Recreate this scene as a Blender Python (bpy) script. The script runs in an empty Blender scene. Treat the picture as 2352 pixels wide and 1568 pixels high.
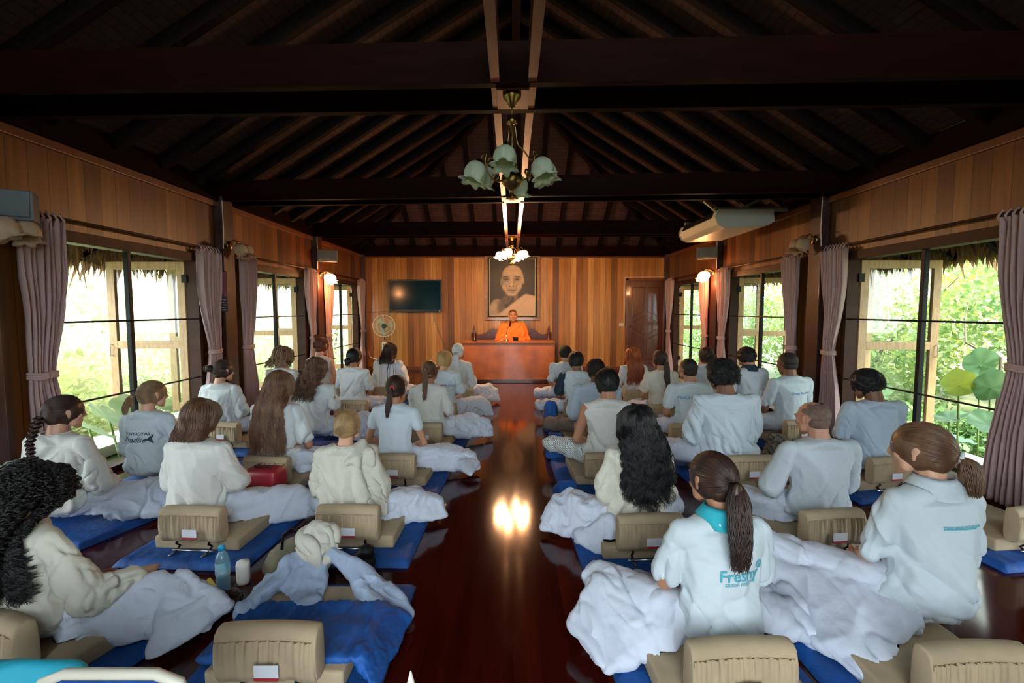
import bpy, bmesh, math, random
import numpy as np
from mathutils import Vector, Matrix, Euler
from mathutils.bvhtree import BVHTree
PI = math.pi
random.seed(7); RNG = np.random.default_rng(7)
SC = bpy.context.scene; COL = SC.collection

# ------------------------------------------------------------------ camera, world, sun, exposure
PITCH = math.radians(3.81); FPX = 1080.0; CAMZ = 1.4
cam = bpy.data.cameras.new('camera'); cam.sensor_width = 36; cam.lens = FPX/2352*36
cam.clip_start = .05; cam.clip_end = 300
co = bpy.data.objects.new('camera', cam); COL.objects.link(co)
co.location = (0, 0, CAMZ); co.rotation_euler = (PI/2-PITCH, 0, 0); SC.camera = co
SC.view_settings.view_transform = 'Standard'; SC.view_settings.look = 'None'
SC.view_settings.gamma = 1; SC.view_settings.use_curve_mapping = False
SC.view_settings.exposure = 1.32
W = bpy.data.worlds.new('sky'); SC.world = W; W.use_nodes = True
WN = W.node_tree.nodes; WL = W.node_tree.links
bg = WN['Background']; bg.inputs[0].default_value = (.86, .95, 1.0, 1); bg.inputs[1].default_value = 4.6
def lamp(name, kind, loc, energy, color=(1, 1, 1), rot=(0, 0, 0), size=.1):
    l = bpy.data.lights.new(name, kind); l.energy = energy; l.color = color
    if kind == 'SUN': l.angle = size
    elif kind == 'AREA': l.size = size
    else: l.shadow_soft_size = size
    o = bpy.data.objects.new(name, l); COL.objects.link(o); o.location = loc; o.rotation_euler = rot
    return o
lamp('sun', 'SUN', (0, 0, 20), 7.0, (1, .94, .82), (math.radians(8), math.radians(24), 0), .05)
SC.cycles.max_bounces = 7; SC.cycles.diffuse_bounces = 4; SC.cycles.glossy_bounces = 3
SC.cycles.transmission_bounces = 4; SC.cycles.transparent_max_bounces = 8
SC.cycles.caustics_reflective = False; SC.cycles.caustics_refractive = False
SC.cycles.sample_clamp_indirect = 4.0

def unproj(px, py, Y):
    cx = (px-1176)/FPX; cy = (784-py)/FPX
    d = (cx, math.cos(PITCH)+cy*math.sin(PITCH), -math.sin(PITCH)+cy*math.cos(PITCH)); t = Y/d[1]
    return d[0]*t, CAMZ+d[2]*t

# ------------------------------------------------------------------ materials
MATS = {}
def mat(name, color, rough=.6, metal=0, noise=0, nscale=8, stretch=(1, 1, 1), bump=0, bscale=60, bdist=.002,
        emit=None, estr=0, coat=0, sss=0, spec=.5, color2=None, transl=0, alpha=1, detail=3):
    if name in MATS: return MATS[name]
    m = bpy.data.materials.new(name); m.use_nodes = True; MATS[name] = m
    N = m.node_tree.nodes; L = m.node_tree.links; b = N['Principled BSDF']
    b.inputs['Base Color'].default_value = (*color, 1); b.inputs['Roughness'].default_value = rough
    b.inputs['Metallic'].default_value = metal; b.inputs['Specular IOR Level'].default_value = spec
    b.inputs['Coat Weight'].default_value = coat; b.inputs['Coat Roughness'].default_value = .08
    if sss: b.inputs['Subsurface Weight'].default_value = sss; b.inputs['Subsurface Radius'].default_value = (.02, .008, .004)
    if emit: b.inputs['Emission Color'].default_value = (*emit, 1); b.inputs['Emission Strength'].default_value = estr
    if noise or color2 or bump:
        tc = N.new('ShaderNodeTexCoord'); mp = N.new('ShaderNodeMapping'); mp.inputs['Scale'].default_value = stretch
        L.new(tc.outputs['Object'], mp.inputs[0])
    if noise or color2:
        nz = N.new('ShaderNodeTexNoise'); nz.inputs['Scale'].default_value = nscale; nz.inputs['Detail'].default_value = detail
        L.new(mp.outputs[0], nz.inputs['Vector'])
        mx = N.new('ShaderNodeMix'); mx.data_type = 'RGBA'
        c2 = color2 or tuple(c*(1-noise) for c in color)
        mx.inputs[6].default_value = (*color, 1); mx.inputs[7].default_value = (*c2, 1)
        cr = N.new('ShaderNodeMapRange'); cr.inputs[1].default_value = .35; cr.inputs[2].default_value = .65
        L.new(nz.outputs[0], cr.inputs[0]); L.new(cr.outputs[0], mx.inputs[0]); L.new(mx.outputs[2], b.inputs['Base Color'])
    if bump:
        bz = N.new('ShaderNodeTexNoise'); bz.inputs['Scale'].default_value = bscale; bz.inputs['Detail'].default_value = 3
        L.new(mp.outputs[0], bz.inputs['Vector'])
        bp = N.new('ShaderNodeBump'); bp.inputs['Strength'].default_value = bump; bp.inputs['Distance'].default_value = bdist
        L.new(bz.outputs[0], bp.inputs['Height']); L.new(bp.outputs[0], b.inputs['Normal'])
    if transl:
        out = N['Material Output']; t = N.new('ShaderNodeBsdfTranslucent'); t.inputs[0].default_value = (*color, 1)
        if noise or color2: L.new(mx.outputs[2], t.inputs[0])
        ms = N.new('ShaderNodeMixShader'); ms.inputs[0].default_value = transl
        L.new(b.outputs[0], ms.inputs[1]); L.new(t.outputs[0], ms.inputs[2]); L.new(ms.outputs[0], out.inputs[0])
    return m

def plank_mat(name, axis, width, cols, rough=.45, coat=0, gap=.05, grain=.25, length=0, spec=.5, bumpd=.0015):
    """boards side by side along `axis` (0 x, 1 y), each board its own tone, with long grain"""
    m = bpy.data.materials.new(name); m.use_nodes = True; MATS[name] = m
    N = m.node_tree.nodes; L = m.node_tree.links; b = N['Principled BSDF']
    tc = N.new('ShaderNodeTexCoord'); sp = N.new('ShaderNodeSeparateXYZ'); L.new(tc.outputs['Object'], sp.inputs[0])
    dv = N.new('ShaderNodeMath'); dv.operation = 'DIVIDE'; dv.inputs[1].default_value = width; L.new(sp.outputs[axis], dv.inputs[0])
    fl = N.new('ShaderNodeMath'); fl.operation = 'FLOOR'; L.new(dv.outputs[0], fl.inputs[0])
    fr = N.new('ShaderNodeMath'); fr.operation = 'FRACT'; L.new(dv.outputs[0], fr.inputs[0])
    wn = N.new('ShaderNodeTexWhiteNoise'); wn.noise_dimensions = '2D'
    cb = N.new('ShaderNodeCombineXYZ'); L.new(fl.outputs[0], cb.inputs[0])
    if length:
        ax2 = 1 if axis == 0 else 0
        ofs = N.new('ShaderNodeMath'); ofs.operation = 'MULTIPLY'; ofs.inputs[1].default_value = .618*length; L.new(fl.outputs[0], ofs.inputs[0])
        ad = N.new('ShaderNodeMath'); ad.operation = 'ADD'; L.new(sp.outputs[ax2], ad.inputs[0]); L.new(ofs.outputs[0], ad.inputs[1])
        d2 = N.new('ShaderNodeMath'); d2.operation = 'DIVIDE'; d2.inputs[1].default_value = length; L.new(ad.outputs[0], d2.inputs[0])
        f2 = N.new('ShaderNodeMath'); f2.operation = 'FLOOR'; L.new(d2.outputs[0], f2.inputs[0]); L.new(f2.outputs[0], cb.inputs[1])
    L.new(cb.outputs[0], wn.inputs['Vector'])
    cr = N.new('ShaderNodeValToRGB'); cr.color_ramp.interpolation = 'LINEAR'
    el = cr.color_ramp.elements
    el[0].color = (*cols[0], 1); el[1].color = (*cols[-1], 1)
    for i in range(1, len(cols)-1):
        e = el.new(i/(len(cols)-1)); e.color = (*cols[i], 1)
    L.new(wn.outputs[0], cr.inputs[0])
    mp = N.new('ShaderNodeMapping')
    s = [22, 22, 22]
    if length: s[1 if axis == 0 else 0] = 1.2
    else: s[2] = 1.2
    mp.inputs['Scale'].default_value = s
    va = N.new('ShaderNodeVectorMath'); va.operation = 'ADD'; L.new(tc.outputs['Object'], va.inputs[0]); L.new(wn.outputs[1], va.inputs[1])
    L.new(va.outputs[0], mp.inputs[0])
    nz = N.new('ShaderNodeTexNoise'); nz.inputs['Scale'].default_value = 1; nz.inputs['Detail'].default_value = 5; L.new(mp.outputs[0], nz.inputs['Vector'])
    mr = N.new('ShaderNodeMapRange'); mr.inputs[1].default_value = .3; mr.inputs[2].default_value = .7; mr.inputs[3].default_value = 1-grain; mr.inputs[4].default_value = 1+grain
    L.new(nz.outputs[0], mr.inputs[0])
    g1 = N.new('ShaderNodeMath'); g1.operation = 'GREATER_THAN'; g1.inputs[1].default_value = gap; L.new(fr.outputs[0], g1.inputs[0])
    gm = N.new('ShaderNodeMapRange'); gm.inputs[3].default_value = .35; gm.inputs[4].default_value = 1; L.new(g1.outputs[0], gm.inputs[0])
    mu = N.new('ShaderNodeMath'); mu.operation = 'MULTIPLY'; L.new(mr.outputs[0], mu.inputs[0]); L.new(gm.outputs[0], mu.inputs[1])
    vm = N.new('ShaderNodeVectorMath'); vm.operation = 'SCALE'; L.new(cr.outputs[0], vm.inputs[0]); L.new(mu.outputs[0], vm.inputs['Scale'])
    L.new(vm.outputs[0], b.inputs['Base Color'])
    bp = N.new('ShaderNodeBump'); bp.inputs['Strength'].default_value = .5; bp.inputs['Distance'].default_value = bumpd
    L.new(mu.outputs[0], bp.inputs['Height']); L.new(bp.outputs[0], b.inputs['Normal'])
    b.inputs['Roughness'].default_value = rough; b.inputs['Coat Weight'].default_value = coat; b.inputs['Coat Roughness'].default_value = .05
    b.inputs['Specular IOR Level'].default_value = spec
    return m

def glass_mat():
    m = bpy.data.materials.new('window_glass'); m.use_nodes = True; N = m.node_tree.nodes; L = m.node_tree.links
    N.remove(N['Principled BSDF']); t = N.new('ShaderNodeBsdfTransparent'); t.inputs[0].default_value = (.93, .96, .95, 1)
    g = N.new('ShaderNodeBsdfGlossy'); g.inputs['Roughness'].default_value = .02; f = N.new('ShaderNodeFresnel'); f.inputs[0].default_value = 1.35
    x = N.new('ShaderNodeMixShader'); L.new(f.outputs[0], x.inputs[0]); L.new(t.outputs[0], x.inputs[1]); L.new(g.outputs[0], x.inputs[2])
    L.new(x.outputs[0], N['Material Output'].inputs[0]); return m
GLASS = glass_mat()
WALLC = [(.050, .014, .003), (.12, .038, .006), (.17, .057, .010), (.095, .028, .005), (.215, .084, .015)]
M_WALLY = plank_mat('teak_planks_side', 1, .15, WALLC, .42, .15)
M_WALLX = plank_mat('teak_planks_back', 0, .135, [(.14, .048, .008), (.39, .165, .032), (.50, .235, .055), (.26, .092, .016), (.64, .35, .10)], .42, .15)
M_FLOOR = plank_mat('polished_floor', 0, .12, [(.024, .0018, .0010), (.046, .0038, .0016), (.032, .0026, .0013), (.064, .0068, .0024)], .10, 0, .018, .3, 2.6, .32, .0002)
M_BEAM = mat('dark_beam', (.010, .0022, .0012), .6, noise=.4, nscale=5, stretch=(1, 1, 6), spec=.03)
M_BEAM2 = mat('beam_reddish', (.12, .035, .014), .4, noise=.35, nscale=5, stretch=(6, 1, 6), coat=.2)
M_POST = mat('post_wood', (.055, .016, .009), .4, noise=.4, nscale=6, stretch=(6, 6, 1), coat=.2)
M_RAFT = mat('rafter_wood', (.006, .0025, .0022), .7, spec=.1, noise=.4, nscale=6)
M_TRIM = mat('trim_wood', (.17, .052, .018), .4, noise=.3, nscale=8, coat=.2)
M_FRAME = mat('window_frame_wood', (.045, .015, .007), .55, noise=.3, nscale=8, spec=.2)
M_LEAF = mat('casement_wood', (.52, .33, .16), .5, noise=.25, nscale=10, stretch=(4, 4, 1))
M_BLACK = mat('black_metal', (.006, .006, .007), .5, spec=.2)
M_CHROME = mat('chrome', (.55, .55, .56), .25, 1)
M_BRASS = mat('aged_brass', (.30, .20, .07), .32, 1, noise=.5, nscale=30)
M_CURT = mat('curtain_fabric', (.56, .40, .39), .9, bump=.3, bscale=300, bdist=.001, transl=.25)
M_BEIGE = mat('beige_canvas', (.40, .31, .195), .85, noise=.12, nscale=12, bump=.35, bscale=350, bdist=.0008)
M_BLUE = mat('blue_mat_fabric', (.003, .085, .36), .7, noise=.35, nscale=9, bump=.9, bscale=22, bdist=.01)
M_LABEL = mat('white_label', (.62, .65, .70), .6); M_RED = mat('label_red', (.34, .02, .03), .6)
M_TILE = None

# ------------------------------------------------------------------ helpers
def tag(o, label=None, cat=None, group=None, kind=None):
    if label: o['label'] = label
    if cat: o['category'] = cat
    if group: o['group'] = group
    if kind: o['kind'] = kind
    return o
def link(name, me, material=None, parent=None, loc=None, rot=None):
    o = bpy.data.objects.new(name, me); COL.objects.link(o)
    if material is not None and me is not None and not me.materials: me.materials.append(material)
    if parent: o.parent = parent
    if loc is not None: o.location = loc
    if rot is not None: o.rotation_euler = rot
    return o
def empty(name, loc=(0, 0, 0), rz=0, label=None, cat=None, group=None):
    o = bpy.data.objects.new(name, None); COL.objects.link(o); o.location = loc; o.rotation_euler = (0, 0, rz); o.empty_display_size = .1
    return tag(o, label, cat, group)
def copy_tree(o, parent=None):
    c = o.copy(); COL.objects.link(c)
    if parent: c.parent = parent
    for ch in list(o.children): copy_tree(ch, c)
    return c
def smooth(me, on=True):
    me.polygons.foreach_set('use_smooth', [on]*len(me.polygons)); me.update(); return me
def np_mesh(name, V, F, sm=True):
    V = np.asarray(V, np.float32).reshape(-1, 3); F = np.asarray(F, np.int32); k = F.shape[1]
    me = bpy.data.meshes.new(name); me.vertices.add(len(V)); me.vertices.foreach_set('co', V.ravel())
    me.loops.add(F.size); me.loops.foreach_set('vertex_index', F.ravel())
    me.polygons.add(len(F)); me.polygons.foreach_set('loop_start', np.arange(len(F), dtype=np.int32)*k)
    try: me.polygons.foreach_set('loop_total', np.full(len(F), k, np.int32))
    except Exception: pass
    me.update(calc_edges=True); me.validate()
    if sm: smooth(me)
    return me
def smooth_path(P, k=5):
    P = [Vector(p) for p in P]; out = []
    for i in range(len(P)-1):
        a, b, c, d = P[max(i-1, 0)], P[i], P[i+1], P[min(i+2, len(P)-1)]
        for j in range(k):
            t = j/k; out.append(.5*((2*b)+(c-a)*t+(2*a-5*b+4*c-d)*t*t+(3*b-a-3*c+d)*t**3))
    return out+[P[-1]]
class MB:
    """collects shapes that belong to ONE part"""
    def __init__(s): s.bm = bmesh.new()
    def box(s, x0, x1, y0, y1, z0, z1, bev=0, seg=2, M=None):
        vs = [s.bm.verts.new((x, y, z)) for z in (z0, z1) for y in (y0, y1) for x in (x0, x1)]
        fs = [(0, 2, 3, 1), (4, 5, 7, 6), (0, 1, 5, 4), (2, 6, 7, 3), (0, 4, 6, 2), (1, 3, 7, 5)]
        ff = [s.bm.faces.new([vs[i] for i in f]) for f in fs]
        if bev:
            es = list({e for f in ff for e in f.edges})
            r = bmesh.ops.bevel(s.bm, geom=es, offset=bev, segments=seg, affect='EDGES', profile=.6)
            vs = list({v for f in r['faces'] for v in f.verts} | {v for v in vs if v.is_valid})
        if M: bmesh.ops.transform(s.bm, matrix=M, verts=[v for v in vs if v.is_valid])
        return s
    def beam(s, a, b, w, h, up=(0, 0, 1)):
        a = Vector(a); b = Vector(b); d = (b-a); L = d.length; d.normalize(); u = Vector(up)
        x = d.cross(u).normalized(); u = x.cross(d).normalized()
        M = Matrix((x, d, u)).transposed().to_4x4(); M.translation = a
        return s.box(-w/2, w/2, 0, L, -h/2, h/2, M=M)
    def tube(s, pts, r, n=8, cap=True):
        pts = [Vector(p) for p in pts]; rings = []
        rr = r if isinstance(r, (list, tuple)) else [r]*len(pts); px = None
        for i, p in enumerate(pts):
            d = (pts[min(i+1, len(pts)-1)]-pts[max(i-1, 0)]).normalized()
            if px is None:
                px = d.cross(Vector((0, 0, 1)))
                if px.length < .01: px = d.cross(Vector((1, 0, 0)))
            px = (px-d*px.dot(d)).normalized(); py = d.cross(px)
            rings.append([s.bm.verts.new(p+(px*math.cos(2*PI*k/n)+py*math.sin(2*PI*k/n))*rr[i]) for k in range(n)])
        for A, B in zip(rings, rings[1:]):
            for k in range(n): s.bm.faces.new((A[k], A[(k+1) % n], B[(k+1) % n], B[k]))
        if cap: s.bm.faces.new(rings[0][::-1]); s.bm.faces.new(rings[-1])
        return s
    def lathe(s, prof, c=(0, 0, 0), n=24, M=None, ruffle=0, rn=6):
        rings = []; c = Vector(c)
        for j, (r, z) in enumerate(prof):
            ring = []
            for k in range(n):
                a = 2*PI*k/n; t = ruffle*(j/(len(prof)-1))**3
                q = r*(1+t*math.cos(rn*a)); zz = z-t*.35*r*math.cos(rn*a+.6)
                p = Vector((q*math.cos(a), q*math.sin(a), zz))
                if M: p = M @ p
                ring.append(s.bm.verts.new(p+c))
            rings.append(ring)
        for A, B in zip(rings, rings[1:]):
            for k in range(n): s.bm.faces.new((A[k], A[(k+1) % n], B[(k+1) % n], B[k]))
        return s
    def poly(s, pts, thick, axis=(0, 0, 1)):
        """flat outline extruded by thick along axis"""
        a = [s.bm.verts.new(p) for p in pts]; t = Vector(axis)*thick; b = [s.bm.verts.new(Vector(p)+t) for p in pts]
        n = len(a); s.bm.faces.new(a); s.bm.faces.new(b[::-1])
        for i in range(n): s.bm.faces.new((a[i], b[i], b[(i+1) % n], a[(i+1) % n]))
        return s
    def build(s, name, material, parent=None, sm=False, loc=None, rot=None):
        bmesh.ops.recalc_face_normals(s.bm, faces=s.bm.faces)
        me = bpy.data.meshes.new(name); s.bm.to_mesh(me); s.bm.free()
        if sm: smooth(me)
        return link(name, me, material, parent, loc, rot)
def struct(o): o['kind'] = 'structure'; return o

# numpy value noise in 3D
_T = RNG.random((32, 32, 32)).astype(np.float32)
def vnoise(P):
    P = np.asarray(P); i = np.floor(P).astype(int); f = P-i; f = f*f*(3-2*f); r = 0
    for a in (0, 1):
        for b in (0, 1):
            for c in (0, 1):
                w = (f[:, 0] if a else 1-f[:, 0])*(f[:, 1] if b else 1-f[:, 1])*(f[:, 2] if c else 1-f[:, 2])
                r = r+w*_T[(i[:, 0]+a) % 32, (i[:, 1]+b) % 32, (i[:, 2]+c) % 32]
    return r*2-1

# implicit-like solids: hulls of ellipsoids, united by a voxel remesh
def _sph(n=10, m=7):
    v = [(0, 0, 1), (0, 0, -1)]
    for j in range(1, m):
        t = PI*j/m
        for k in range(n): v.append((math.sin(t)*math.cos(2*PI*k/n), math.sin(t)*math.sin(2*PI*k/n), math.cos(t)))
    return np.array(v)
SPH = _sph()
def E(c, r):
    r = (r, r, r) if isinstance(r, (int, float)) else r
    return np.asarray(c, float)+SPH*np.asarray(r, float)
class Solid:
    def __init__(s): s.V = []; s.F = []; s.n = 0
    def hull(s, *sets, M=None):
        bm = bmesh.new(); P = np.concatenate(sets)
        if M is not None: P = P @ np.array(M.to_3x3()).T+np.array(M.translation)
        for p in P: bm.verts.new(p)
        r = bmesh.ops.convex_hull(bm, input=bm.verts)
        bmesh.ops.delete(bm, geom=[v for v in bm.verts if not v.link_faces], context='VERTS')
        bm.verts.index_update(); 
        s.V.append(np.array([v.co[:] for v in bm.verts])); s.F += [tuple(v.index+s.n for v in f.verts) for f in bm.faces]
        s.n += len(bm.verts); bm.free(); return s
    def chain(s, *seq, M=None):
        for a, b in zip(seq, seq[1:]): s.hull(a, b, M=M)
        return s
    def remesh(s, name, voxel, it=3, fac=.5):
        me = bpy.data.meshes.new(name); me.from_pydata(np.concatenate(s.V).tolist(), [], s.F)
        o = bpy.data.objects.new(name, me); COL.objects.link(o)
        md = o.modifiers.new('r', 'REMESH'); md.mode = 'VOXEL'; md.voxel_size = voxel
        sm = o.modifiers.new('s', 'SMOOTH'); sm.factor = fac; sm.iterations = it
        dg = bpy.context.evaluated_depsgraph_get(); dg.update()
        out = bpy.data.meshes.new_from_object(o.evaluated_get(dg)); out.name = name
        bpy.data.objects.remove(o); bpy.data.meshes.remove(me); smooth(out); return out
def getV(me):
    a = np.empty(len(me.vertices)*3, np.float32); me.vertices.foreach_get('co', a); return a.reshape(-1, 3)
def getN(me):
    a = np.empty(len(me.vertices)*3, np.float32); me.vertices.foreach_get('normal', a); return a.reshape(-1, 3)
def setV(me, V): me.vertices.foreach_set('co', np.asarray(V, np.float32).ravel()); me.update()
def creases(me, amp, freq, stretch=(1, 1, .4), seed=0, shear=0, mask=None):
    V = getV(me); N = getN(me); P = V.copy(); P[:, 0] += shear*P[:, 2]; Q = P*np.array(stretch)*freq+seed*2.3
    Q = Q+.9*np.stack([vnoise(Q*.6+3), vnoise(Q*.6+13), vnoise(Q*.6+29)], 1)
    a = (1-np.abs(vnoise(Q)))**7; b = (1-np.abs(vnoise(Q*1.7+7)))**7; f = .42-a-.5*b+.35*(1-np.abs(vnoise(Q+.12)))**5
    if mask is not None: f = f*mask(V)
    setV(me, V+N*(f*amp)[:, None]); return me
def folds(me, amp, freq, stretch=(1, 1, .3), seed=0, fine=.35, shear=0, mask=None):
    V = getV(me); N = getN(me); P = V.copy(); P[:, 0] += shear*P[:, 2]
    Q = P*np.array(stretch)*freq+seed*3.7
    Q = Q+.6*np.stack([vnoise(Q*.7+9), vnoise(Q*.7+21), vnoise(Q*.7+33)], 1)
    f = (1-np.abs(vnoise(Q)))**2*1.2-.5+fine*((1-np.abs(vnoise(Q*2.3+5)))**2-.4)
    if mask is not None: f = f*mask(V)
    setV(me, V+N*(f*amp)[:, None]); return me
def cut(me, fn):
    """remove the faces whose vertices all satisfy fn"""
    V = getV(me); k = fn(V); bm = bmesh.new(); bm.from_mesh(me); bm.verts.ensure_lookup_table()
    bmesh.ops.delete(bm, geom=[bm.verts[i] for i in np.nonzero(k)[0]], context='VERTS'); bm.to_mesh(me); bm.free(); smooth(me); return me
def strands(P, r, n=4, tip=.35):
    """P (S,N,3) paths to tubes"""
    S, K, _ = P.shape; T = np.gradient(P, axis=1); T /= np.linalg.norm(T, axis=2, keepdims=True)+1e-9
    ref = np.array([.31, .9, .3]); A = np.cross(T, ref); A /= np.linalg.norm(A, axis=2, keepdims=True)+1e-9; B = np.cross(T, A)
    t = np.linspace(0, 1, K); rad = r*(1-(1-tip)*t**2); rad = rad*np.minimum(1, .4+8*t)
    rr = (np.ones(S) if np.isscalar(r) else 1)
    ang = np.arange(n)*2*PI/n
    V = P[:, :, None, :]+(A[:, :, None, :]*np.cos(ang)[None, None, :, None]+B[:, :, None, :]*np.sin(ang)[None, None, :, None])*rad[None, :, None, None]
    idx = np.arange(S*K*n).reshape(S, K, n); a = idx[:, :-1, :]; b = idx[:, 1:, :]
    F = np.stack([a, np.roll(a, -1, 2), np.roll(b, -1, 2), b], -1).reshape(-1, 4)
    return V.reshape(-1, 3), F
def join_np(parts):
    V = []; F = []; n = 0
    for v, f in parts: V.append(v); F.append(np.asarray(f)+n); n += len(v)
    return np.concatenate(V), np.concatenate(F)
def blob(c, r, nu=40, nv=26, M=None, amp=0, freq=20, seed=0, ridge=False, zstretch=1):
    u = np.linspace(0, 2*PI, nu, endpoint=False); v = np.linspace(.03, PI-.03, nv)
    U, Vv = np.meshgrid(u, v); D = np.stack([np.sin(Vv)*np.cos(U), np.sin(Vv)*np.sin(U), np.cos(Vv)], -1).reshape(-1, 3)
    P = D*np.asarray(r)
    if amp:
        q = vnoise(P*np.array([1, 1, zstretch])*freq+seed*7.1)+.5*vnoise(P*freq*2.2+seed)
        if ridge: q = 1-2*np.abs(q)
        P = P+D*(q*amp)[:, None]
    P = P+np.asarray(c)
    if M is not None: P = P @ np.array(M.to_3x3()).T+np.array(M.translation)
    i = np.arange(nu*nv).reshape(nv, nu); a = i[:-1]; b = i[1:]
    F = np.stack([a, b, np.roll(b, -1, 1), np.roll(a, -1, 1)], -1).reshape(-1, 4)
    return P, F
# ------------------------------------------------------------------ the hall
XL, XR, YB, YF = -3.48, 3.60, 10.95, -1.3
ZT = 2.674                       # underside of the tie beams, top of the panelled walls
WTOP = 1.97
WL_C = [1.66, 4.34, 7.01, 9.69]; WR_C = [1.48, 4.18, 6.88, 9.56]; HW = .93
POST_L = [.30, 3.0, 5.68, 8.35]; POST_R = [.13, 2.83, 5.50, 8.22]
m = MB(); m.box(XL-.12, XR+.12, YF, YB+.12, -.12, 0); struct(m.build('floor', M_FLOOR))
def side_wall(name, x0, x1, cs):
    m = MB(); e = YF
    for c in cs:
        m.box(x0, x1, e, c-HW, 0, ZT+.22); m.box(x0, x1, c-HW, c+HW, WTOP, ZT+.22); e = c+HW
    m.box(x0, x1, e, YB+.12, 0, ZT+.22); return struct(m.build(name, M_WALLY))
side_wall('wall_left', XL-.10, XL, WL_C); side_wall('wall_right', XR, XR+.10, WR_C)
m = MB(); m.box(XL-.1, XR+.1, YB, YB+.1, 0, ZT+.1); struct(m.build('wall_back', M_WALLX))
m = MB(); m.box(XL-.1, -1.0, YF-.1, YF, 0, ZT+.3); m.box(1.0, XR+.1, YF-.1, YF, 0, ZT+.3); m.box(-1.0, 1.0, YF-.1, YF, 2.2, ZT+.3)
struct(m.build('wall_front', M_WALLX))
# trims: strip under the plate, plates, baseboards
for nm, x0, x1 in (('trim_1', XL, XL+.035), ('trim_2', XR-.035, XR)):
    m = MB(); m.box(x0, x1, YF, YB, ZT-.07, ZT-.002, .006); struct(m.build(nm, M_TRIM))
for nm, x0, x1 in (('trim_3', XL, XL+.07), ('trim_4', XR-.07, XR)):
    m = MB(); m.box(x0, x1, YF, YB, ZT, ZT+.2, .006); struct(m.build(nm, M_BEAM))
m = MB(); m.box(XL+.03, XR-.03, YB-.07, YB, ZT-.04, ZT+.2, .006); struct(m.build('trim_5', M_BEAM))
m = MB(); m.box(XL+.03, XR-.03, YB-.03, YB, ZT-.075, ZT-.042, .004); struct(m.build('trim_6', M_TRIM))
for nm, x0, x1, cs in (('baseboard_left', XL, XL+.02, WL_C), ('baseboard_right', XR-.02, XR, WR_C)):
    m = MB(); e = YF
    for c in cs: m.box(x0, x1, e, c-HW-.06, 0, .09, .004); e = c+HW+.06
    m.box(x0, x1, e, YB, 0, .09, .004); struct(m.build(nm, M_TRIM))
m = MB(); m.box(XL, 2.55, YB-.02, YB, 0, .09, .004); struct(m.build('baseboard_back', M_TRIM))
# posts
n = 0
for x, ys, s in ((XL, POST_L, 1), (XR, POST_R, -1)):
    for y in ys:
        m = MB(); m.box(min(x, x+s*.10), max(x, x+s*.10), y-.11, y+.11, 0, ZT+.05, .008)
        o = m.build('wall_post', M_POST); o['kind'] = 'structure'
for x in (XL, XR-.09):
    m = MB(); m.box(x, x+.09, YB-.09, YB, 0, ZT, .006); o = m.build('corner_post', M_POST); o['kind'] = 'structure'
# roof: two slopes and a hipped far end, tiles on battens
SL = .62; EV = 1.45; RX = .05; ZP = ZT+.2
ZR = ZP+SL*(RX-XL); YH = YB-(RX-XL)
def roofmat():
    m = bpy.data.materials.new('roof_tile_underside'); m.use_nodes = True; N = m.node_tree.nodes; L = m.node_tree.links; b = N['Principled BSDF']
    tc = N.new('ShaderNodeTexCoord'); br = N.new('ShaderNodeTexBrick'); br.inputs['Scale'].default_value = 1
    br.inputs['Brick Width'].default_value = .24; br.inputs['Row Height'].default_value = .075; br.inputs['Mortar Size'].default_value = .008
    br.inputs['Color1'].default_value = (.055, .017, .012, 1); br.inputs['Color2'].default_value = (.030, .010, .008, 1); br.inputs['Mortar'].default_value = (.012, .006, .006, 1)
    L.new(tc.outputs['UV'], br.inputs[0]); L.new(br.outputs[0], b.inputs['Base Color'])
    bp = N.new('ShaderNodeBump'); bp.inputs['Distance'].default_value = .01; L.new(br.outputs[1], bp.inputs['Height']); bp.invert = True; L.new(bp.outputs[0], b.inputs['Normal'])
    b.inputs['Roughness'].default_value = .8; return m
M_TILE = roofmat()
def roof():
    bm = bmesh.new(); uv = bm.loops.layers.uv.new('UVMap'); k = math.hypot(1, SL)
    def face(ps, ufn):
        for off in (0, .06):
            vs = [bm.verts.new((p[0], p[1], p[2]+off)) for p in ps]
            f = bm.faces.new(vs if off else vs[::-1])
            for l in f.loops: l[uv].uv = ufn(l.vert.co)
    ze = ZP-SL*EV; y0 = YF-1
    xw = XR-RX; slr = (ZR-ZP)/xw; zer = ZP-slr*EV
    face([(XL-EV, y0, ze), (XL-EV, YB+EV, ze), (RX, YH, ZR), (RX, y0, ZR)], lambda c: (c.y, c.x*k))
    face([(XR+EV, YB+EV, zer), (XR+EV, y0, zer), (RX, y0, ZR), (RX, YH, ZR)], lambda c: (c.y, c.x*k))
    face([(XL-EV, YB+EV, ze), (XR+EV, YB+EV, zer), (RX, YH, ZR)], lambda c: (c.x, c.y*k))
    me = bpy.data.meshes.new('ceiling'); bm.to_mesh(me); bm.free(); return struct(link('ceiling', me, M_TILE))
roof()
SLR = (ZR-ZP)/(XR-RX)
def rafter(a, b): 
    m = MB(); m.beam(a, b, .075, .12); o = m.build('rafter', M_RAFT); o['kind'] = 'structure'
y = -.7
while y < YB-.3:
    dl = max(0, y-YH)
    xi = RX-.03-dl; xj = RX+.03+dl*(XR-RX)/(YB-YH)
    rafter((XL-EV+.15, y, ZP-SL*(EV-.15)-.08), (xi, y, ZP+SL*(xi-XL)-.08))
    rafter((XR+EV-.15, y, ZP-SLR*(EV-.15)-.08), (xj, y, ZP+SLR*(XR-xj)-.08))
    y += .54
x = XL+.3
while x < XR:
    fr = (x-XL)/(RX-XL) if x < RX else (XR-x)/(XR-RX)
    rafter((x, YB+EV-.2, ZP-SL*(EV-.2)-.08), (x, YB-fr*(YB-YH), ZP+fr*(ZR-ZP)-.08)); x += .47
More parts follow.
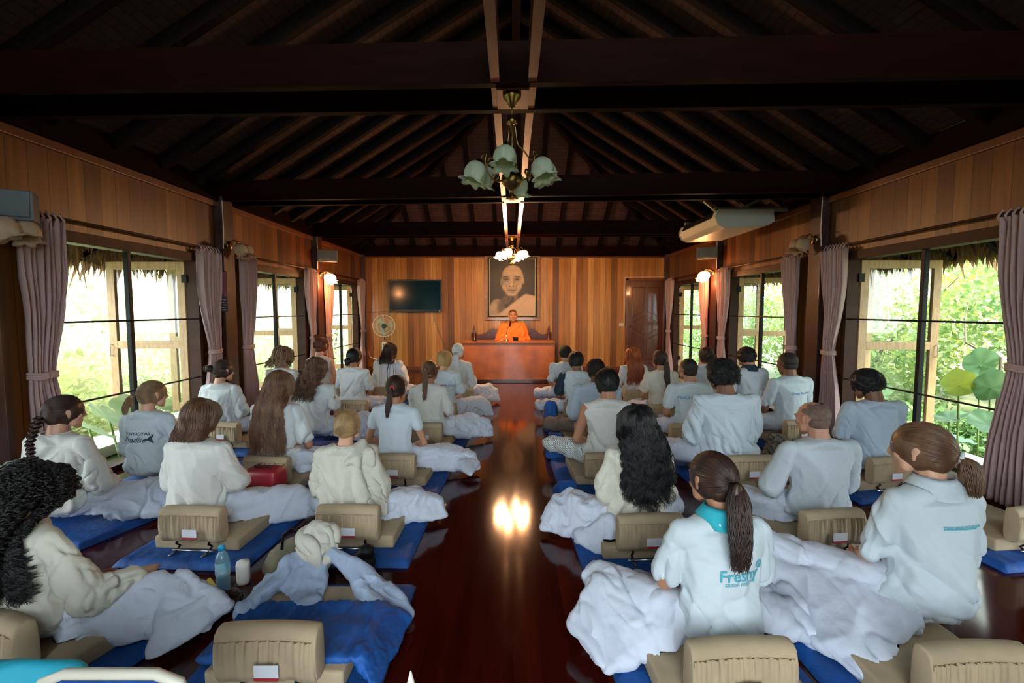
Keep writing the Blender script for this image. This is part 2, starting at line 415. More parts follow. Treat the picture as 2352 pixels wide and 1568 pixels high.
rafter((XL, YB, ZP-.1), (RX, YH, ZR-.1)); rafter((XR, YB, ZP-.1), (RX, YH, ZR-.1))
m = MB(); m.box(RX-.05, RX+.05, YF-1, YH, ZR-.26, ZR-.08); o = m.build('ridge_beam', M_RAFT); o['kind'] = 'structure'
# pale blocking between rafters over the right wall plate
for k in range(14):
    m = MB(); yy = -.7+.54*k; m.box(XR-.03, XR-.005, yy+.12, yy+.42, ZP, ZP+.075, .003); o = m.build('eave_block', M_LEAF); o['kind'] = 'structure'
# tie beams in pairs
TIES = [((2.88, 2.64), (3.23, 3.00)), ((5.62, 5.18), (5.90, 5.46)), ((8.25, 7.95), (8.50, 8.20)), ((.2, 0.), (.5, .3))]
for (a, b) in TIES:
    for (yl, yr) in (a, b):
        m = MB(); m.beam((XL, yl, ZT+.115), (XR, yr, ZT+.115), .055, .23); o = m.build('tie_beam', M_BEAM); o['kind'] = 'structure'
for x in (-.105, .105):
    m = MB(); m.box(RX-.04+x-.025, RX-.04+x+.025, YF, YB-.07, ZT+.004, ZT+.20); o = m.build('centre_beam', M_BEAM2); o['kind'] = 'structure'
for (a, b) in TIES[:3]:
    yc = (a[0]+a[1]+b[0]+b[1])/4; m = MB(); m.box(-.09, .10, yc-.13, yc+.13, ZT-.006, ZT+.05); o = m.build('mounting_block', M_BEAM2); o['kind'] = 'structure'

# windows: dark outer frame, slim mullion, two thin bars (structure), casements opened outwards as parts
def window(k, x, s, c):
    """s: +1 left wall (room lies towards +x), -1 right wall"""
    e = empty('window_%d' % k, (x, c, 0)); e['kind'] = 'structure'; o = -s
    def bx(mb, d0, d1, y0, y1, z0, z1, bev=.004): mb.box(min(o*d0, o*d1), max(o*d0, o*d1), y0, y1, z0, z1, bev)
    f = MB(); bx(f, -.02, .11, -HW, -HW+.06, 0, WTOP+.03); bx(f, -.02, .11, HW-.06, HW, 0, WTOP+.03); bx(f, -.03, .11, -HW-.03, HW+.03, WTOP-.04, WTOP+.05); bx(f, -.02, .12, -HW, HW, 0.001, .045)
    f.build('window_frame', M_FRAME, e)
    f = MB(); bx(f, .02, .065, -.020, .020, .04, WTOP-.03); f.build('mullion', M_BLACK, e)
    for z in (.66, 1.305):
        f = MB(); f.tube([(o*.0, -HW+.04, z), (o*.0, HW-.04, z)], .0085); f.build('safety_bar', M_BLACK, e)
    for sg in (-1, 1):
        p = empty('casement', (0, 0, 0)); p.parent = e; yy = sg*(HW-.05); w = .86
        t = .042
        def lf(mb, u0, u1, z0, z1): bx(mb, .12+u0, .12+u1, yy-t/2, yy+t/2, z0, z1)
        f = MB(); lf(f, 0, .085, .08, WTOP-.04); lf(f, w-.085, w, .08, WTOP-.04)
        for z0, z1 in ((WTOP-.125, WTOP-.04), (.975, 1.06), (.08, .19)): lf(f, .085, w-.085, z0, z1)
        f.build('casement_frame', M_LEAF, p)
        f = MB(); bx(f, .2, .12+w-.08, yy-.003, yy+.003, .18, WTOP-.12, 0); f.build('glass_pane', GLASS, p)
        f = MB(); ux = o*(.12+w-.03); f.tube([(ux, yy-sg*.02, 1.02), (ux, yy-sg*.055, 1.02), (ux, yy-sg*.055, .9), (ux, yy-sg*.02, .9)], .006); f.build('handle', M_CHROME, p)
        for z in (.3, 1.7):
            f = MB(); bx(f, .09, .15, yy-.03, yy+.03, z, z+.09); f.build('hinge', M_BLACK, p)
for i, c in enumerate(WL_C): window(i+1, XL, 1, c)
for i, c in enumerate(WR_C): window(i+5, XR, -1, c)

# curtains and rods
def curtain(x, s, c, side, n_, label, tiez=.93):
    """side -1 near edge, +1 far edge of the window at c"""
    yc = c+(HW+.06 if side > 0 else -HW+.03); z1 = 2.06; z0 = .02; NZ = 60; NU = 72
    V = []; pl = 7
    for j in range(NZ):
        z = z0+(z1-z0)*j/(NZ-1)
        if z > tiez: q = (z-tiez)/(z1-tiez); w = .085+.095*min(1, q*1.6)**1.2*(1 if side > 0 else .72); amp = .012+.028*q
        else: q = (tiez-z)/(tiez-z0); w = .085+.075*q**.8; amp = .012+.03*q
        cy = yc+side*.05*math.exp(-((z-tiez)/.35)**2)
        for i in range(NU):
            u = i/(NU-1); ph = 2*PI*pl*u+.4*math.sin(3*z+n_)+n_
            V.append((x+s*(.075+amp*math.sin(ph)+.012*math.sin(2.3*ph+z*2)), cy+(u-.5)*2*w+.006*math.cos(ph), z))
    i = np.arange(NZ*NU).reshape(NZ, NU); a = i[:-1, :-1]; F = np.stack([a, i[:-1, 1:], i[1:, 1:], i[1:, :-1]], -1).reshape(-1, 4)
    me = np_mesh('drape', V, F); e = empty('curtain', (0, 0, 0)); e.location = (x+s*.075, yc, 0)
    tag(e, label, 'curtain', 'tied curtains along the windows'); off = Vector(e.location)
    VV = getV(me)-np.array(off); setV(me, VV)
    o = link('drape', me, M_CURT, e); sd = o.modifiers.new('s', 'SOLIDIFY'); sd.thickness = .004
    m = MB(); pts = []
    for k in range(25):
        t = 2*PI*k/24; pts.append((.048*math.cos(t), side*.05+.098*math.sin(t), tiez+.004*math.sin(3*t)))
    for dz in (-.016, 0, .016): m.tube([(p[0], p[1], p[2]+dz) for p in pts], .011, 6)
    m.build('tie_band', M_CURT, e, True)
    for k in range(7):
        m = MB(); yy = -.155+.31*k/6; m.tube([(.0, yy, 2.02), (.03, yy, 2.07), (.0, yy, 2.115), (-.03, yy, 2.07), (0, yy, 2.02)], .009, 6); m.build('tab_loop', M_CURT, e, True)
    return e
def rod(x, s, c, label):
    m = MB(); m.tube([(x+s*.075, c-HW-.30, 2.09), (x+s*.075, c+HW+.30, 2.09)], .011)
    for sg in (-1, 1): m.lathe([(.0, -.02), (.016, -.016), (.02, 0), (.016, .016), (0, .02)], (x+s*.075, c+sg*(HW+.30), 2.09), 12)
    e = m.build('curtain_rod', M_FRAME, None, True); tag(e, label, 'curtain rod', 'curtain rods')
    m = MB()
    for sg in (-1, 1): m.box(min(x, x+s*.075), max(x, x+s*.075), c+sg*(HW+.27)-.01, c+sg*(HW+.27)+.01, 2.08, 2.10)
    m.build('bracket', M_FRAME, e)
ORD = ['nearest', 'second', 'third']
for k in range(1, 4):
    nm = {1: 'nearest', 2: 'middle', 3: 'farthest'}[k]
    for x, s, cs, wl in ((XL, 1, WL_C, 'left'), (XR, -1, WR_C, 'right')):
        c = cs[k]
        rod(x, s, c, 'thin dark curtain rod above the %s window of the %s wall' % (nm, wl))
        curtain(x, s, c, -1, k+s, 'pinkish grey tied curtain on the near side of the %s %s window' % (nm, wl), 1.0 if (wl == 'right' and k == 1) else .93)
        curtain(x, s, c, 1, k*2+s, 'pinkish grey tied curtain on the far side of the %s %s window' % (nm, wl))

# back wall door
e = empty('door_1', (0, 0, 0)); e['kind'] = 'structure'
M_DOOR = mat('door_wood', (.11, .028, .010), .35, noise=.35, nscale=6, stretch=(5, 5, 1), coat=.4)
dx0, _ = unproj(1436, 800, YB-.04); dx1, _ = unproj(1526, 800, YB-.04)
m = MB(); m.box(dx0, dx0+.05, YB-.05, YB-.002, 0, 2.13, .006); m.box(dx1-.05, dx1, YB-.05, YB-.002, 0, 2.13, .006); m.box(dx0, dx1, YB-.05, YB-.002, 2.08, 2.13, .006)
m.build('door_frame', M_TRIM, e)
m = MB(); m.box(dx0+.05, dx1-.05, YB-.04, YB-.004, .01, 2.08, .004); dr = m.build('door_leaf', M_DOOR, e)
w = dx1-dx0-.1; cx = (dx0+dx1)/2
m = MB(); yf = YB-.055
def panel(pts):
    m.poly([(cx+p[0]*w, yf, p[1]) for p in pts], .018, (0, 1, 0))
panel([(-.38, .25), (-.04, .25), (-.04, .72), (-.38, .86)]); panel([(.04, .25), (.38, .25), (.38, .86), (.04, .72)])
panel([(0, .82), (.36, .97), (.36, 1.12), (0, 1.28), (-.36, 1.12), (-.36, .97)])
panel([(-.38, 1.24), (-.04, 1.38), (-.04, 1.93), (-.38, 1.93)]); panel([(.04, 1.38), (.38, 1.24), (.38, 1.93), (.04, 1.93)])
o = m.build('door_panels', M_DOOR, dr); bv = o.modifiers.new('b', 'BEVEL'); bv.width = .008
m = MB(); m.lathe([(.0, -.035), (.02, -.03), (.025, -.015), (.012, 0), (.012, .02), (.022, .03)], (dx0+.11, YB-.075, 1.02), 12, Matrix.Rotation(-PI/2, 4, 'X')); m.build('door_knob', M_BRASS, dr, True)
# white conduit down the corner and round the door, wall switch, cables
M_WHITE = mat('white_plastic', (.72, .70, .64), .45); M_CABLE = mat('grey_cable', (.16, .15, .13), .6)
x1, z1 = unproj(1526, 640, YB-.03); 
m = MB(); m.tube([(dx1+.02, YB-.06, ZT-.05), (dx1+.02, YB-.06, 2.3), (dx1, YB-.06, 2.16), (dx0-.02, YB-.012, 2.16), (dx0-.02, YB-.012, 1.06)], .007, 6)
tag(m.build('cable_conduit', M_WHITE, None, True), 'thin white cable running around the wooden door in the back wall', 'cable')
x, z = unproj(1427, 745, YB)
m = MB(); m.box(x-.055, x+.055, YB-.03, YB, z-.035, z+.035, .006); o = m.build('light_switch', M_WHITE); tag(o, 'small white switch box beside the wooden door', 'light switch')
m = MB()
for k in (-1, 1): m.box(x+k*.025-.014, x+k*.025+.014, YB-.036, YB-.028, z-.02, z+.02, .002)
m.build('rocker', mat('ivory', (.6, .57, .48), .4), o)
for i, (sx, s, y) in enumerate([(XL, 1, 5.57), (XL, 1, 8.24), (XR, -1, 5.39), (XR, -1, 8.11)]):
    m = MB(); m.tube([(sx+s*.105, y-.0, ZT), (sx+s*.106, y, 2.35), (sx+s*.104, y-.01, 2.12)], .006, 6)
    tag(m.build('power_cable', M_WHITE, None, True), 'thin white cable down to the lamp on the %s %s post' % ('second' if i % 2 == 0 else 'farther', 'left' if s > 0 else 'right'), 'cable')
# ------------------------------------------------------------------ outside: ground, ledges, thatch, greenery
M_GROUND = mat('earth', (.05, .07, .025), .9, color2=(.12, .13, .05), nscale=2)
m = MB(); m.box(-60, 60, -30, 60, -.75, -.55); struct(m.build('ground', M_GROUND))
M_CONC = mat('pale_concrete', (.60, .60, .57), .8, noise=.15, nscale=5)
for nm, x0, x1 in (('trim_7', XL-.98, XL-.55), ('trim_8', XR+.50, XR+.72)):
    m = MB(); m.box(x0, x1, YF-2, YB+3, -.06, .05, .01); struct(m.build(nm, M_CONC))
for nm, x0, x1 in (('trim_9', XL-.98, XL-.10), ('trim_10', XR+.10, XR+.72)):
    m = MB(); m.box(x0, x1, YF-2, YB+3, -.6, -.07, .01); struct(m.build(nm, M_GROUND))
M_THATCH = mat('dry_thatch', (.33, .20, .12), .9, noise=.5, nscale=6, transl=.3)
def thatch(s, x0, label, n, lmin, lmax):
    V = []; F = []
    for i in range(n):
        y = RNG.uniform(YF, YB+1); dx = RNG.uniform(-.06, .45); z0 = ze_of(x0-s*dx*-1, s)+.02; L = RNG.uniform(lmin, lmax)*(1.6 if RNG.random() < .08 else 1); w = RNG.uniform(.008, .035)
        a = RNG.uniform(-.35, .35); b = RNG.uniform(-.3, .5); k = len(V)
        px = x0+s*dx; dirv = np.array([-s*b*.6, math.sin(a), -1.0]); dirv /= np.linalg.norm(dirv); c = np.array([px, y, z0])
        wv = np.array([RNG.uniform(-.4, .4), 1, 0])*w
        V += [c-wv, c+wv, c+dirv*L*.55+wv*.8, c+dirv*L, c+dirv*L, c+dirv*L*.55-wv*.8]; F += [(k, k+1, k+2, k+5), (k+5, k+2, k+3, k+4)]
    me = np_mesh('thatch_fringe', V, F, False); o = link('thatch_fringe', me, M_THATCH); tag(o, label, 'thatch', None, 'stuff'); return o
def ze_of(x, s): return ZP-(SL if s > 0 else SLR)*(abs(x-(XL if s > 0 else XR)))
thatch(1, XL-EV+.1, 'dry leaf thatch hanging from the left eaves outside the windows', 5200, .10, .32)
thatch(-1, XR+EV-.1, 'dry grass thatch hanging from the right eaves outside the windows', 7500, .08, .24)
M_LV = {}
def leafmat(n, a, b, tr=.45): return mat(n, a, .5, color2=b, nscale=1.3, transl=tr, detail=2)
LP = leafmat('leaf_overexposed', (.86, .86, .58), (.60, .70, .40)); LH = leafmat('leaf_overexposed_green', (.74, .80, .52), (.46, .60, .34)); LG = leafmat('leaf_green', (.36, .46, .16), (.17, .30, .09)); LD = leafmat('leaf_deep', (.10, .22, .07), (.22, .34, .12)); LY = leafmat('leaf_yellow', (.62, .60, .18), (.40, .48, .15))  # LP and LH, left side: overexposed daylight put into the leaf colour
M_BARK = mat('bark', (.13, .10, .07), .9, noise=.4, nscale=8)
def leaves(n, c, r, size, shell=.55, flat=.5):
    D = RNG.normal(size=(n, 3)); D /= np.linalg.norm(D, axis=1, keepdims=True); q = shell+(1-shell)*RNG.random(n)
    P = np.array(c)+D*q[:, None]*np.array(r)
    P += .25*np.stack([vnoise(P*1.7+k*9) for k in range(3)], 1)
    nrm = RNG.normal(size=(n, 3))*np.array([1, 1, 1])+np.array([0, 0, flat*2]); nrm /= np.linalg.norm(nrm, axis=1, keepdims=True)
    t = np.cross(nrm, RNG.normal(size=(n, 3))); t /= np.linalg.norm(t, axis=1, keepdims=True); b = np.cross(nrm, t)
    s = size*RNG.uniform(.6, 1.3, n)[:, None]
    V = np.stack([P-t*s, P+b*s*.5-t*s*.15-nrm*s*.12, P+t*s-nrm*s*.2, P-b*s*.5-t*s*.15-nrm*s*.12], 1)
    F = np.arange(n*4).reshape(n, 4); return V.reshape(-1, 3), F
def bush(c, r, n, size, material, label, trunk=True, nm='bush', cat='bush'):
    base = (c[0], c[1], -.56); e = empty(nm, base, 0, label, cat, 'greenery outside the windows')
    V, F = leaves(int(n*2.0), (0, 0, c[2]+.56), r, size*.66); link('foliage', np_mesh('foliage', V, F, False), material, e)
    m = MB()
    for k in range(5 if trunk else 3):
        a = RNG.uniform(0, 6.3); q = RNG.uniform(.2, .9); h = c[2]+.56+r[2]*RNG.uniform(.2, .7)
        m.tube([(0.1*math.cos(a), .1*math.sin(a), 0), (r[0]*q*.4*math.cos(a), r[1]*q*.4*math.sin(a), h*.5), (r[0]*q*math.cos(a+.3), r[1]*q*math.sin(a+.3), h)], [.05, .03, .008], 6)
    m.build('stems', M_BARK, e, True); return e
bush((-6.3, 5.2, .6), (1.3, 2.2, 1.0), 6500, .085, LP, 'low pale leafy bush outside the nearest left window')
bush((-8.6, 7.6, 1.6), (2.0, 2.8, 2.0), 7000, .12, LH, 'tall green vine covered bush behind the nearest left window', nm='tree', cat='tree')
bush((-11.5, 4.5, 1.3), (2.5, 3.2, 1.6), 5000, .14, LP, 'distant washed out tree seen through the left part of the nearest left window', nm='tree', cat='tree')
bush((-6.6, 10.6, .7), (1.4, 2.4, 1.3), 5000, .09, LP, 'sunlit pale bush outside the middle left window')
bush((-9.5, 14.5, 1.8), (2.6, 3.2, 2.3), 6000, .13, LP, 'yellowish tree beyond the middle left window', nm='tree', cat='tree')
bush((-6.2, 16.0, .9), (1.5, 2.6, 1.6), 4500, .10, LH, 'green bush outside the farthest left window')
bush((-13.5, 11.5, 1.6), (3., 4.5, 2.2), 6000, .16, LP, 'far washed out tree behind the other trees on the left side', nm='tree', cat='tree')
bush((6.9, 4.0, .9), (1.2, 2.0, 1.5), 6500, .075, LY, 'light green bush with thin branches outside the nearest right window')
bush((9.3, 6.4, 2.2), (2.2, 2.9, 2.8), 9500, .10, LG, 'tall dense green tree behind the nearest right window', nm='tree', cat='tree')
bush((6.8, 9.4, .9), (1.3, 2.2, 1.7), 6500, .08, LG, 'green bush outside the middle right window')
bush((9.6, 12.5, 2.2), (2.6, 3.2, 2.9), 8000, .12, LY, 'yellow green tree beyond the middle right window', nm='tree', cat='tree')
bush((6.6, 15.2, 1.0), (1.5, 2.6, 1.8), 5500, .09, LG, 'bush outside the farthest right window next to the door')
bush((12.5, 2.5, 2.4), (2.6, 3.6, 3.0), 7000, .14, LD, 'deep green distant tree behind the yellow green bush on the right', nm='tree', cat='tree')
bush((14.5, 9.5, 2.4), (3., 4.5, 3.4), 7000, .17, LG, 'far dense tree line on the right side of the hall', nm='tree', cat='tree')
bush((5.6, 4.6, -.25), (.9, 2.4, .40), 5000, .075, LD, 'low dark ground cover under the nearest right window', False)
bush((-5.6, 4.9, -.25), (.9, 2.4, .38), 3500, .085, LP, 'low leafy ground cover under the nearest left window', False)
# thin bare branches on the right
m = MB()
for i in range(6):
    x = RNG.uniform(5.6, 7.4); y = RNG.uniform(3.4, 5.6); z = RNG.uniform(.3, 1.4); p = [(x, y, z)]
    for k in range(6): p.append((p[-1][0]+RNG.uniform(-.05, .2), p[-1][1]-RNG.uniform(.05, .3)*(1 if i % 2 else -1), p[-1][2]+RNG.uniform(.02, .25)))
    m.tube([(x, y+.1, -.55), (x+.05, y+.05, z*.4)]+p, [.022, .02]+[.016-.002*k for k in range(7)], 5)
tag(m.build('bare_branches', M_BARK, None, True), 'thin brown branches arching outside the nearest right window', 'branches')
# big round leaves like lotus or taro
M_TARO = mat('big_leaf', (.26, .46, .24), .45, color2=(.14, .32, .17), nscale=5, transl=.45); M_TARY = mat('big_leaf_yellow', (.58, .66, .12), .45, color2=(.42, .56, .12), nscale=5, transl=.5)
def taro(px, py, Y, R, material, label, tilt=.5, rz=0, nm='lotus_leaf'):
    x, z = unproj(px, py, Y); R *= .58; e = empty(nm, (x, Y, -.56), 0, label, 'lotus leaf', 'big round leaves outside the nearest right window')
    V = [(0, 0, 0)]; n = 28; F = []
    M = Matrix.Rotation(rz, 3, 'Z') @ Matrix.Rotation(tilt, 3, 'Y')
    for j in range(1, 5):
        for k in range(n):
            a = 2*PI*k/n; r = R*j/4*(1+.05*math.sin(5*a)+.13*math.cos(a)); V.append(M @ Vector((r*math.cos(a), r*.85*math.sin(a), .12*R*(j/4)**2*(1+.9*math.sin(7*a)*.5)-.0)))
    bm = bmesh.new(); vs = [bm.verts.new(Vector(v)+Vector((0, 0, z+.56))) for v in V]
    for k in range(n): bm.faces.new((vs[0], vs[1+k], vs[1+(k+1) % n]))
    for j in range(3):
        for k in range(n): bm.faces.new((vs[1+j*n+k], vs[1+(j+1)*n+k], vs[1+(j+1)*n+(k+1) % n], vs[1+j*n+(k+1) % n]))
    me = bpy.data.meshes.new('leaf_blade'); bm.to_mesh(me); bm.free(); smooth(me); link('leaf_blade', me, material, e)
    m = MB(); m.tube([(.1, .05, 0), (.06, .04, (z+.56)*.5), (0, 0, z+.555)], .010, 6); m.build('stalk', mat('stalk_green', (.20, .30, .08), .6), e, True)
taro(2252, 838, 4.6, .27, M_TARO, 'large blue green leaf standing upright, highest of the big leaves', -1.15, .4)
taro(2203, 884, 4.4, .25, M_TARY, 'large yellow green leaf lit by the sun left of the pale one', -1.0, .7)
taro(2275, 890, 4.2, .27, M_TARO, 'pale rounded leaf to the right of the yellow one', -1.1, .2)
taro(2020, 905, 5.6, .26, M_TARO, 'pale leaf partly behind the window mullion', -.7, .5)
taro(2180, 960, 4.5, .24, M_TARO, 'flat leaf just below the yellow leaf', -.35, .2)
taro(2270, 975, 4.1, .28, M_TARO, 'broad leaf near the curtain at the far right', -.5, 1.)
taro(2120, 1000, 4.9, .24, M_TARO, 'lower flat leaf above the pond edge', -.25, 2.)
taro(2200, 1010, 4.5, .26, mat('big_leaf_dark', (.05, .17, .09), .4, transl=.2), 'dark low leaf beneath the others', -.2, 2.5)
taro(2020, 985, 5.2, .24, M_TARO, 'low leaf beside the mullion near the ground', -.3, .9)
taro(1560+230, 880, 8.2, .35, mat('big_leaf_mid', (.06, .28, .10), .45, transl=.3), 'round green leaf outside the middle right window', -.6, .3)
# banana-like leaves outside the left window
for k, (px, py, Y, R, dg) in enumerate([(250, 960, 4.6, .42, .5), (205, 985, 4.4, .36, 1.1), (300, 940, 5.0, .4, -.2)]):
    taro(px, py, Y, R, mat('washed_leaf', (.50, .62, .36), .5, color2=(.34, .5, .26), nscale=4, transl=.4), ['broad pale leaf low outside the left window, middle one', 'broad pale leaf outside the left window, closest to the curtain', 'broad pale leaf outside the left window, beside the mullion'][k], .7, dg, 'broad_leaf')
# ------------------------------------------------------------------ back wall furniture
M_DESK = mat('desk_veneer', (.42, .13, .030), .4, color2=(.27, .075, .018), nscale=3.5, coat=.25, detail=6)
M_DARKW = mat('carved_dark_wood', (.10, .022, .010), .38, noise=.4, nscale=9, coat=.3)
DY = 9.12
xa, zt = unproj(1062, 784, DY); xb, _ = unproj(1275, 784, DY)
e = empty('desk', ((xa+xb)/2, DY+.3, 0), 0, 'long reddish brown wooden desk in front of the monk', 'desk'); hw = (xb-xa)/2
zt = .79
m = MB(); m.box(-hw+.02, hw-.02, -.28, -.25, .04, zt-.03, .004); m.build('front_panel', M_DESK, e)
m = MB(); m.box(-hw, hw, -.31, .24, zt-.03, zt, .006); m.build('desktop', M_DESK, e)
for s in (-1, 1):
    m = MB(); m.box(s*hw-.02 if s > 0 else -hw, s*hw if s > 0 else -hw+.02, -.27, .23, 0, zt-.03, .003); m.build('side_panel', M_DESK, e)
m = MB(); m.box(-hw+.03, hw-.03, -.22, .22, 0, .08); m.build('plinth', M_DARKW, e)
# platform under the monk's seat
e = empty('carved_bench', (0, 10.1, 0), 0, 'dark carved wooden bench with scrolled back behind the desk', 'bench')
xa, zb = unproj(1082, 782, 10.35); xb, _ = unproj(1268, 782, 10.35)
m = MB(); m.box(xa, xb, -.34, .3, .32, .40, .01); m.build('seat', M_DARKW, e)
for x in (xa+.05, xb-.05):
    for y in (-.29, .25):
        m = MB(); m.box(x-.04, x+.04, y-.04, y+.04, 0, .32, .01); m.build('leg', M_DARKW, e)
def zof(py): return unproj(1176, py, 10.35)[1]
ol = [(1082, 764), (1090, 762), (1098, 768), (1108, 767), (1116, 764), (1124, 757), (1132, 754), (1140, 757), (1148, 753), (1160, 749), (1176, 747), (1192, 749), (1204, 752), (1212, 757), (1220, 754), (1230, 758), (1238, 765), (1246, 768), (1254, 767), (1262, 761), (1268, 764)]
pts = [(unproj(px, py, 10.35)[0], .25, zof(py)) for px, py in ol]
m = MB(); m.poly([(xa, .25, .40)]+pts+[(xb, .25, .40)], .045, (0, 1, 0)); m.build('backrest', M_DARKW, e)
for x in (xa+.07, xb-.07):
    z = zof(765); m = MB(); m.lathe([(.05, z-.35), (.05, z), (.03, z+.01), (.045, z+.03), (.022, z+.055), (.034, z+.085), (.016, z+.11), (.022, z+.13), (.003, z+.17)], (x, .25, 0), 14); m.build('finial', M_DARKW, e, True)
for s, x in ((-1, xa), (1, xb)):
    m = MB(); m.box(x-.03, x+.03, -.32, .25, .62, .67, .01); m.box(x-.03, x+.03, -.32, -.26, .4, .62, .01); m.build('armrest', M_DARKW, e)

# framed portrait of an elderly monk (a printed picture, sepia)
xa, z1 = unproj(1113, 583, YB-.04); xb, z0 = unproj(1240, 735, YB-.04)
pe = empty('framed_portrait', ((xa+xb)/2, YB, (z0+z1)/2), 0, 'large framed sepia portrait of an elderly monk in a pale robe', 'picture')
PW, PH = (xb-xa)/2, (z1-z0)/2
def ring(name, w0, h0, w1, h1, d, material, bev=.006):
    m = MB(); m.box(-w0, w0, -d, 0, h1, h0, bev); m.box(-w0, w0, -d, 0, -h0, -h1, bev); m.box(-w0, -w1, -d, 0, -h1, h1, bev); m.box(w1, w0, -d, 0, -h1, h1, bev); return m.build(name, material, pe)
ring('outer_frame', PW, PH, PW-.055, PH-.055, .055, mat('frame_wood', (.33, .12, .035), .3, noise=.3, nscale=12, coat=.5))
ring('gold_edge', PW-.055, PH-.055, PW-.072, PH-.072, .045, M_BRASS)
ring('inner_frame', PW-.072, PH-.072, PW-.105, PH-.105, .04, M_BLACK)
ring('fillet', PW-.105, PH-.105, PW-.118, PH-.118, .035, mat('cream_fillet', (.72, .66, .48), .5))
def portrait():
    nx, ny = 190, 236; w, h = PW-.116, PH-.116
    u = np.linspace(0, 1, nx); v = np.linspace(0, 1, ny); U, Vv = np.meshgrid(u, v)       # u 0..1 left-right, v 0..1 top-bottom
    def el(cx, cy, rx, ry, soft=.2, ang=0):
        x = U-cx; y = (Vv-cy)*1.22; c, s = math.cos(ang), math.sin(ang); xr = x*c+y*s; yr = -x*s+y*c
        d = np.sqrt((xr/rx)**2+(yr/ry/1.22)**2); return np.clip((1+soft-d)/(2*soft), 0, 1)
    T = np.full_like(U, .055)
    def put(mask, val, a=1.0):
        nonlocal T; T = T*(1-mask*a)+val*mask*a
    NZ = lambda f, sd: vnoise(np.stack([U.ravel()*f, Vv.ravel()*f*1.22, np.full(U.size, sd)], 1)).reshape(U.shape)
    # bare shoulder and neck
    put(el(.17, 1.0, .20, .30, .10), .50); put(el(.10, .96, .11, .20, .3), .62, .7); put(el(.26, .88, .10, .12, .4), .30, .7)
    put(el(.44, .72, .17, .13, .15), .26); put(el(.34, .74, .14, .07, .3, -.4), .34, .7); put(el(.58, .66, .06, .07, .3), .42, .8)
    put(el(.50, .71, .012, .06, .4, .5), .12, .8); put(el(.42, .70, .010, .05, .4, .5), .16, .7)
    # robe
    ln = (Vv-(1.03-.62*(U-.12))); ln2 = (Vv-(.60+.16*(U-.66)))
    robe = np.clip(ln*26+.5, 0, 1)*np.where(U < .67, 1, np.clip(ln2*26+.5, 0, 1)); put(robe, .72)
    fold = np.clip(np.sin((U*.62+Vv)*46+2*NZ(3, 2)), 0, 1)**6; put(robe*fold*np.clip(1-abs(ln)*4, 0, 1), .50, .6); put(robe, .72+.04*NZ(6, 5), .5)
    # head
    put(el(.255, .40, .025, .072, .2, .1), .42); put(el(.745, .385, .022, .066, .2, -.1), .45)
    put(el(.505, .34, .245, .235, .06), .60); put(el(.49, .46, .222, .190, .08), .57)
    put(el(.47, .22, .15, .09, .6), .74, .7); put(el(.62, .26, .08, .12, .6), .70, .6); put(el(.29, .40, .035, .16, .5), .36, .6)
    put(el(.33, .50, .06, .045, .5), .68, .7); put(el(.64, .49, .055, .05, .5), .64, .7); put(el(.47, .62, .10, .035, .5), .66, .7)
    for k in range(4): put(el(.49, .20+.026*k, .13-.012*k, .0045, .8, .03*(-1)**k), .50, .5)
    for sx in (-1, 1):
        cx = .485+sx*.118
        put(el(cx, .352, .075, .034, .5), .30, .75); put(el(cx+sx*.012, .312, .070, .013, .5, sx*.12), .24, .85)
        put(el(cx, .362, .036, .012, .5), .10, .9); put(el(cx, .357, .011, .010, .4), .03); put(el(cx-.012, .358, .006, .006, .4), .55, .6)
        put(el(cx, .385, .048, .008, .6, -sx*.15), .36, .6); put(el(cx+sx*.005, .402, .05, .006, .7, -sx*.2), .40, .5)
        put(el(.485+sx*.105, .50, .010, .065, .6, sx*.35), .28, .7)
    put(el(.485, .40, .028, .085, .5), .70, .7); put(el(.53, .40, .012, .08, .6), .38, .6)
    put(el(.483, .468, .062, .032, .3), .58, .8); put(el(.478, .460, .026, .02, .5), .76, .7)
    put(el(.448, .482, .018, .010, .4), .10, .9); put(el(.522, .482, .018, .010, .4), .10, .9)
    put(el(.487, .553, .088, .014, .4), .30, .85); put(el(.487, .549, .085, .0042, .4), .08, .9); put(el(.487, .57, .06, .01, .5), .55, .7); put(el(.487, .592, .06, .008, .6), .36, .7)
    put(el(.66, .60, .035, .08, .5, .5), .25, .6); put(el(.33, .59, .025, .07, .5, -.4), .30, .6)
    T += .018*NZ(40, 1)+.02*NZ(14, 3); T = np.clip((T-.5)*1.45+.42, .012, .80)
    rgb = np.stack([T*1.0*.86, T*.86*.78+.0, T*.62*.76, np.ones_like(T)], -1); rgb[..., :3] = rgb[..., :3]**1.25
    X = (U-.5)*2*w; Z = (.5-Vv)*2*h; P = np.stack([X, np.full_like(X, -.022), Z], -1).reshape(-1, 3)
    i = np.arange(nx*ny).reshape(ny, nx); a = i[:-1, :-1]; F = np.stack([a, i[1:, :-1], i[1:, 1:], i[:-1, 1:]], -1).reshape(-1, 4)
    me = np_mesh('printed_picture', P, F, False); at = me.color_attributes.new('print', 'FLOAT_COLOR', 'POINT'); at.data.foreach_set('color', rgb.reshape(-1).astype(np.float32))
    m = bpy.data.materials.new('portrait_print'); m.use_nodes = True; N = m.node_tree.nodes; A = N.new('ShaderNodeVertexColor'); A.layer_name = 'print'
    m.node_tree.links.new(A.outputs[0], N['Principled BSDF'].inputs['Base Color']); N['Principled BSDF'].inputs['Roughness'].default_value = .5
    link('printed_picture', me, m, pe)
portrait()

